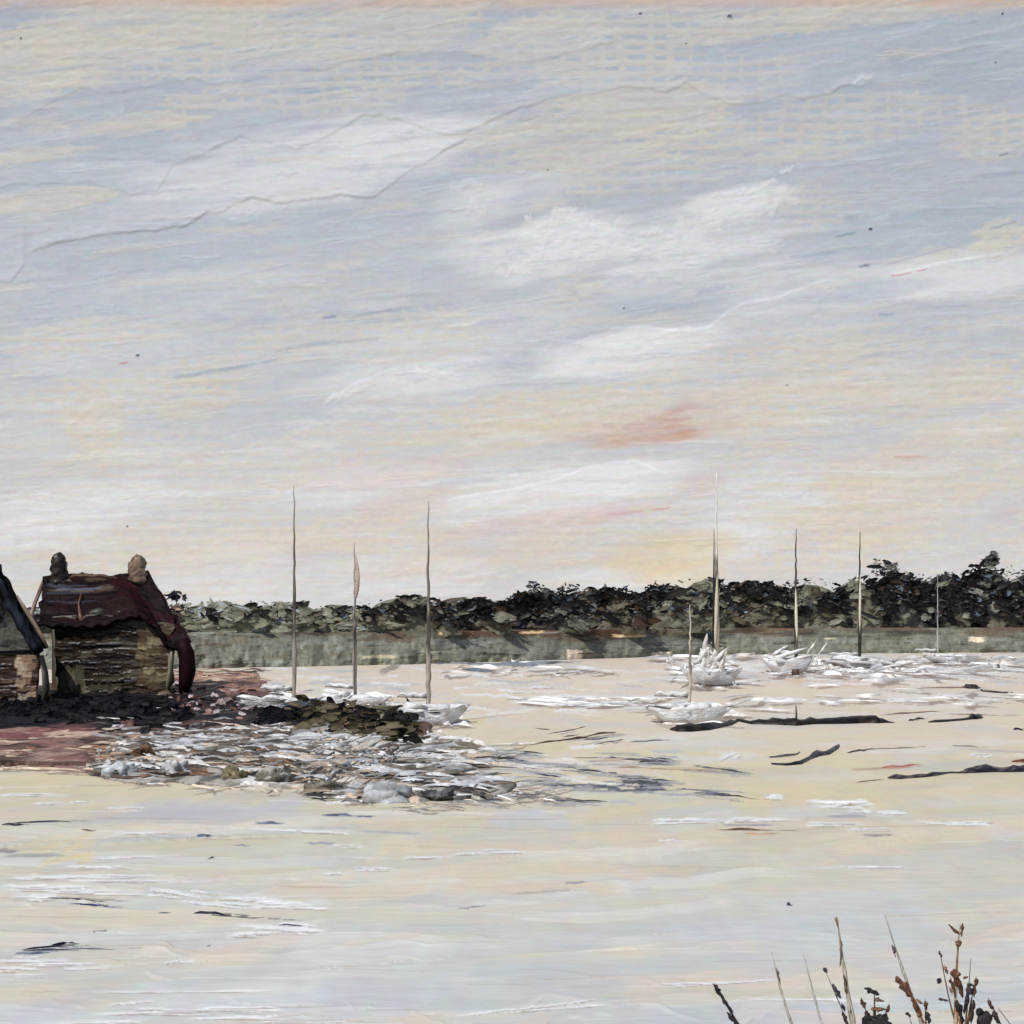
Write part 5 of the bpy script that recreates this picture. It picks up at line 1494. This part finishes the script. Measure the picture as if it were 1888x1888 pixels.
reed('thin short reed right of the brown leaved reed', (1674, 1868), (1682, 1888), 2.5, (120, 100, 84), DK, leaves=[(1672, 1866, 1680, 1876, 3.5, DK)])
reed('short reed with detached dark tip left of the forked reed', (1733, 1754), (1752, 1830), 3, (150, 128, 108), (90, 70, 60), leaves=[(1732, 1754, 1736, 1766, 4, (66, 44, 44)), (1740, 1780, 1748, 1798, 3.5, (110, 84, 64)), (1728, 1805, 1736, 1812, 6, (34, 26, 36)), (1730, 1842, 1750, 1845, 3, (60, 48, 46)), (1750, 1820, 1756, 1834, 3, (110, 80, 70))])
reed('tall brown reed with forked top and ragged leaves', (1770, 1702), (1766, 1888), 5, (196, 170, 140), (150, 110, 80), leaves=[(1748, 1704, 1770, 1724, 3.5, (92, 66, 50)), (1776, 1702, 1772, 1728, 3, (86, 62, 46)), (1768, 1732, 1766, 1752, 5, (98, 68, 50)), (1760, 1788, 1766, 1820, 9, (92, 60, 40)), (1766, 1806, 1774, 1840, 7, (74, 44, 30)), (1762, 1846, 1774, 1872, 7, DK), (1760, 1850, 1772, 1892, 4, (120, 82, 58)), (1776, 1804, 1786, 1800, 2.5, (84, 60, 44))])
reed('straight dark reed crowding the forked one', (1790, 1768), (1780, 1888), 3, (140, 122, 104), (90, 70, 60), leaves=[(1786, 1814, 1782, 1850, 6, (44, 34, 38)), (1784, 1838, 1778, 1870, 4.5, DK), (1786, 1814, 1796, 1818, 3, (50, 40, 42))])
reed('squat dark seed head near the right end of the reeds', (1806, 1856), (1818, 1888), 3, (96, 70, 54), DK, heads=[(1816, 1882, 14, 16, (38, 28, 30)), (1806, 1866, 7, 7, (30, 24, 26))])
reed('last thin grey reed at the right end', (1838, 1856), (1864, 1888), 2.2, (110, 100, 96), (70, 62, 62))
for i, (x0, y0, x1, y1, lab) in enumerate([(1588, 1838, 1606, 1888, 'ragged brown stalk left of the short dark tuft'), (1640, 1850, 1628, 1888, 'ragged brown stalk right of the short dark tuft'), (1706, 1842, 1712, 1888, 'broken brown stalk between the brown leaved reed and the forked reed'), (1752, 1800, 1776, 1888, 'ochre stalk just left of the forked reed'), (1800, 1800, 1790, 1888, 'ochre stalk just right of the straight dark reed'), (1822, 1840, 1842, 1888, 'brown stalk between the squat seed head and the last reed')]):
    reed(lab, (x0, y0), (x1, y1), 3.5, (116, 84, 56), (60, 42, 34), leaves=[(x0, y0 + 4, x0 + (x1 - x0) * .4, y0 + (y1 - y0) * .45, 4.5, (70, 48, 34)), (x0 + (x1 - x0) * .5, y0 + (y1 - y0) * .5, x1, y1, 5, (44, 32, 30))])


# ------------------------------------------------------------------ light, sky light, camera
EL, AZ = 52.0, 214.0     # sun above and behind the viewer's left shoulder
world = bpy.data.worlds.new('World')
SC.world = world
world.use_nodes = True
nt = world.node_tree
bg = nt.nodes['Background']
sk = nt.nodes.new('ShaderNodeTexSky')
sk.sky_type = 'NISHITA'
sk.sun_disc = False
sk.sun_elevation = math.radians(EL)
sk.sun_rotation = math.radians(AZ)
nt.links.new(sk.outputs[0], bg.inputs[0])
bg.inputs[1].default_value = .09
sun = bpy.data.lights.new('sun', 'SUN')
sun.energy = 4.0
sun.angle = math.radians(.5)
sun.color = (1, .985, .965)
so = bpy.data.objects.new('sun', sun)
e, a = math.radians(EL), math.radians(AZ)
dirv = Vector((math.sin(a) * math.cos(e), math.cos(a) * math.cos(e), math.sin(e)))
so.rotation_euler = dirv.to_track_quat('Z', 'Y').to_euler()
so.location = (-20, -20, 60)
COL.objects.link(so)

cam = bpy.data.cameras.new('camera')
cam.sensor_width = 36
cam.lens = 36 * FOC / 1888
cam.shift_y = (HZ - 944) / 1888
cam.clip_start = .1
cam.clip_end = 5000
co = bpy.data.objects.new('camera', cam)
co.location = (0, 0, EYE)
co.rotation_euler = (math.pi / 2, 0, 0)
COL.objects.link(co)
SC.camera = co
SC.view_settings.view_transform = 'Standard'
SC.view_settings.look = 'None'
SC.view_settings.exposure = 0
SC.view_settings.gamma = 1
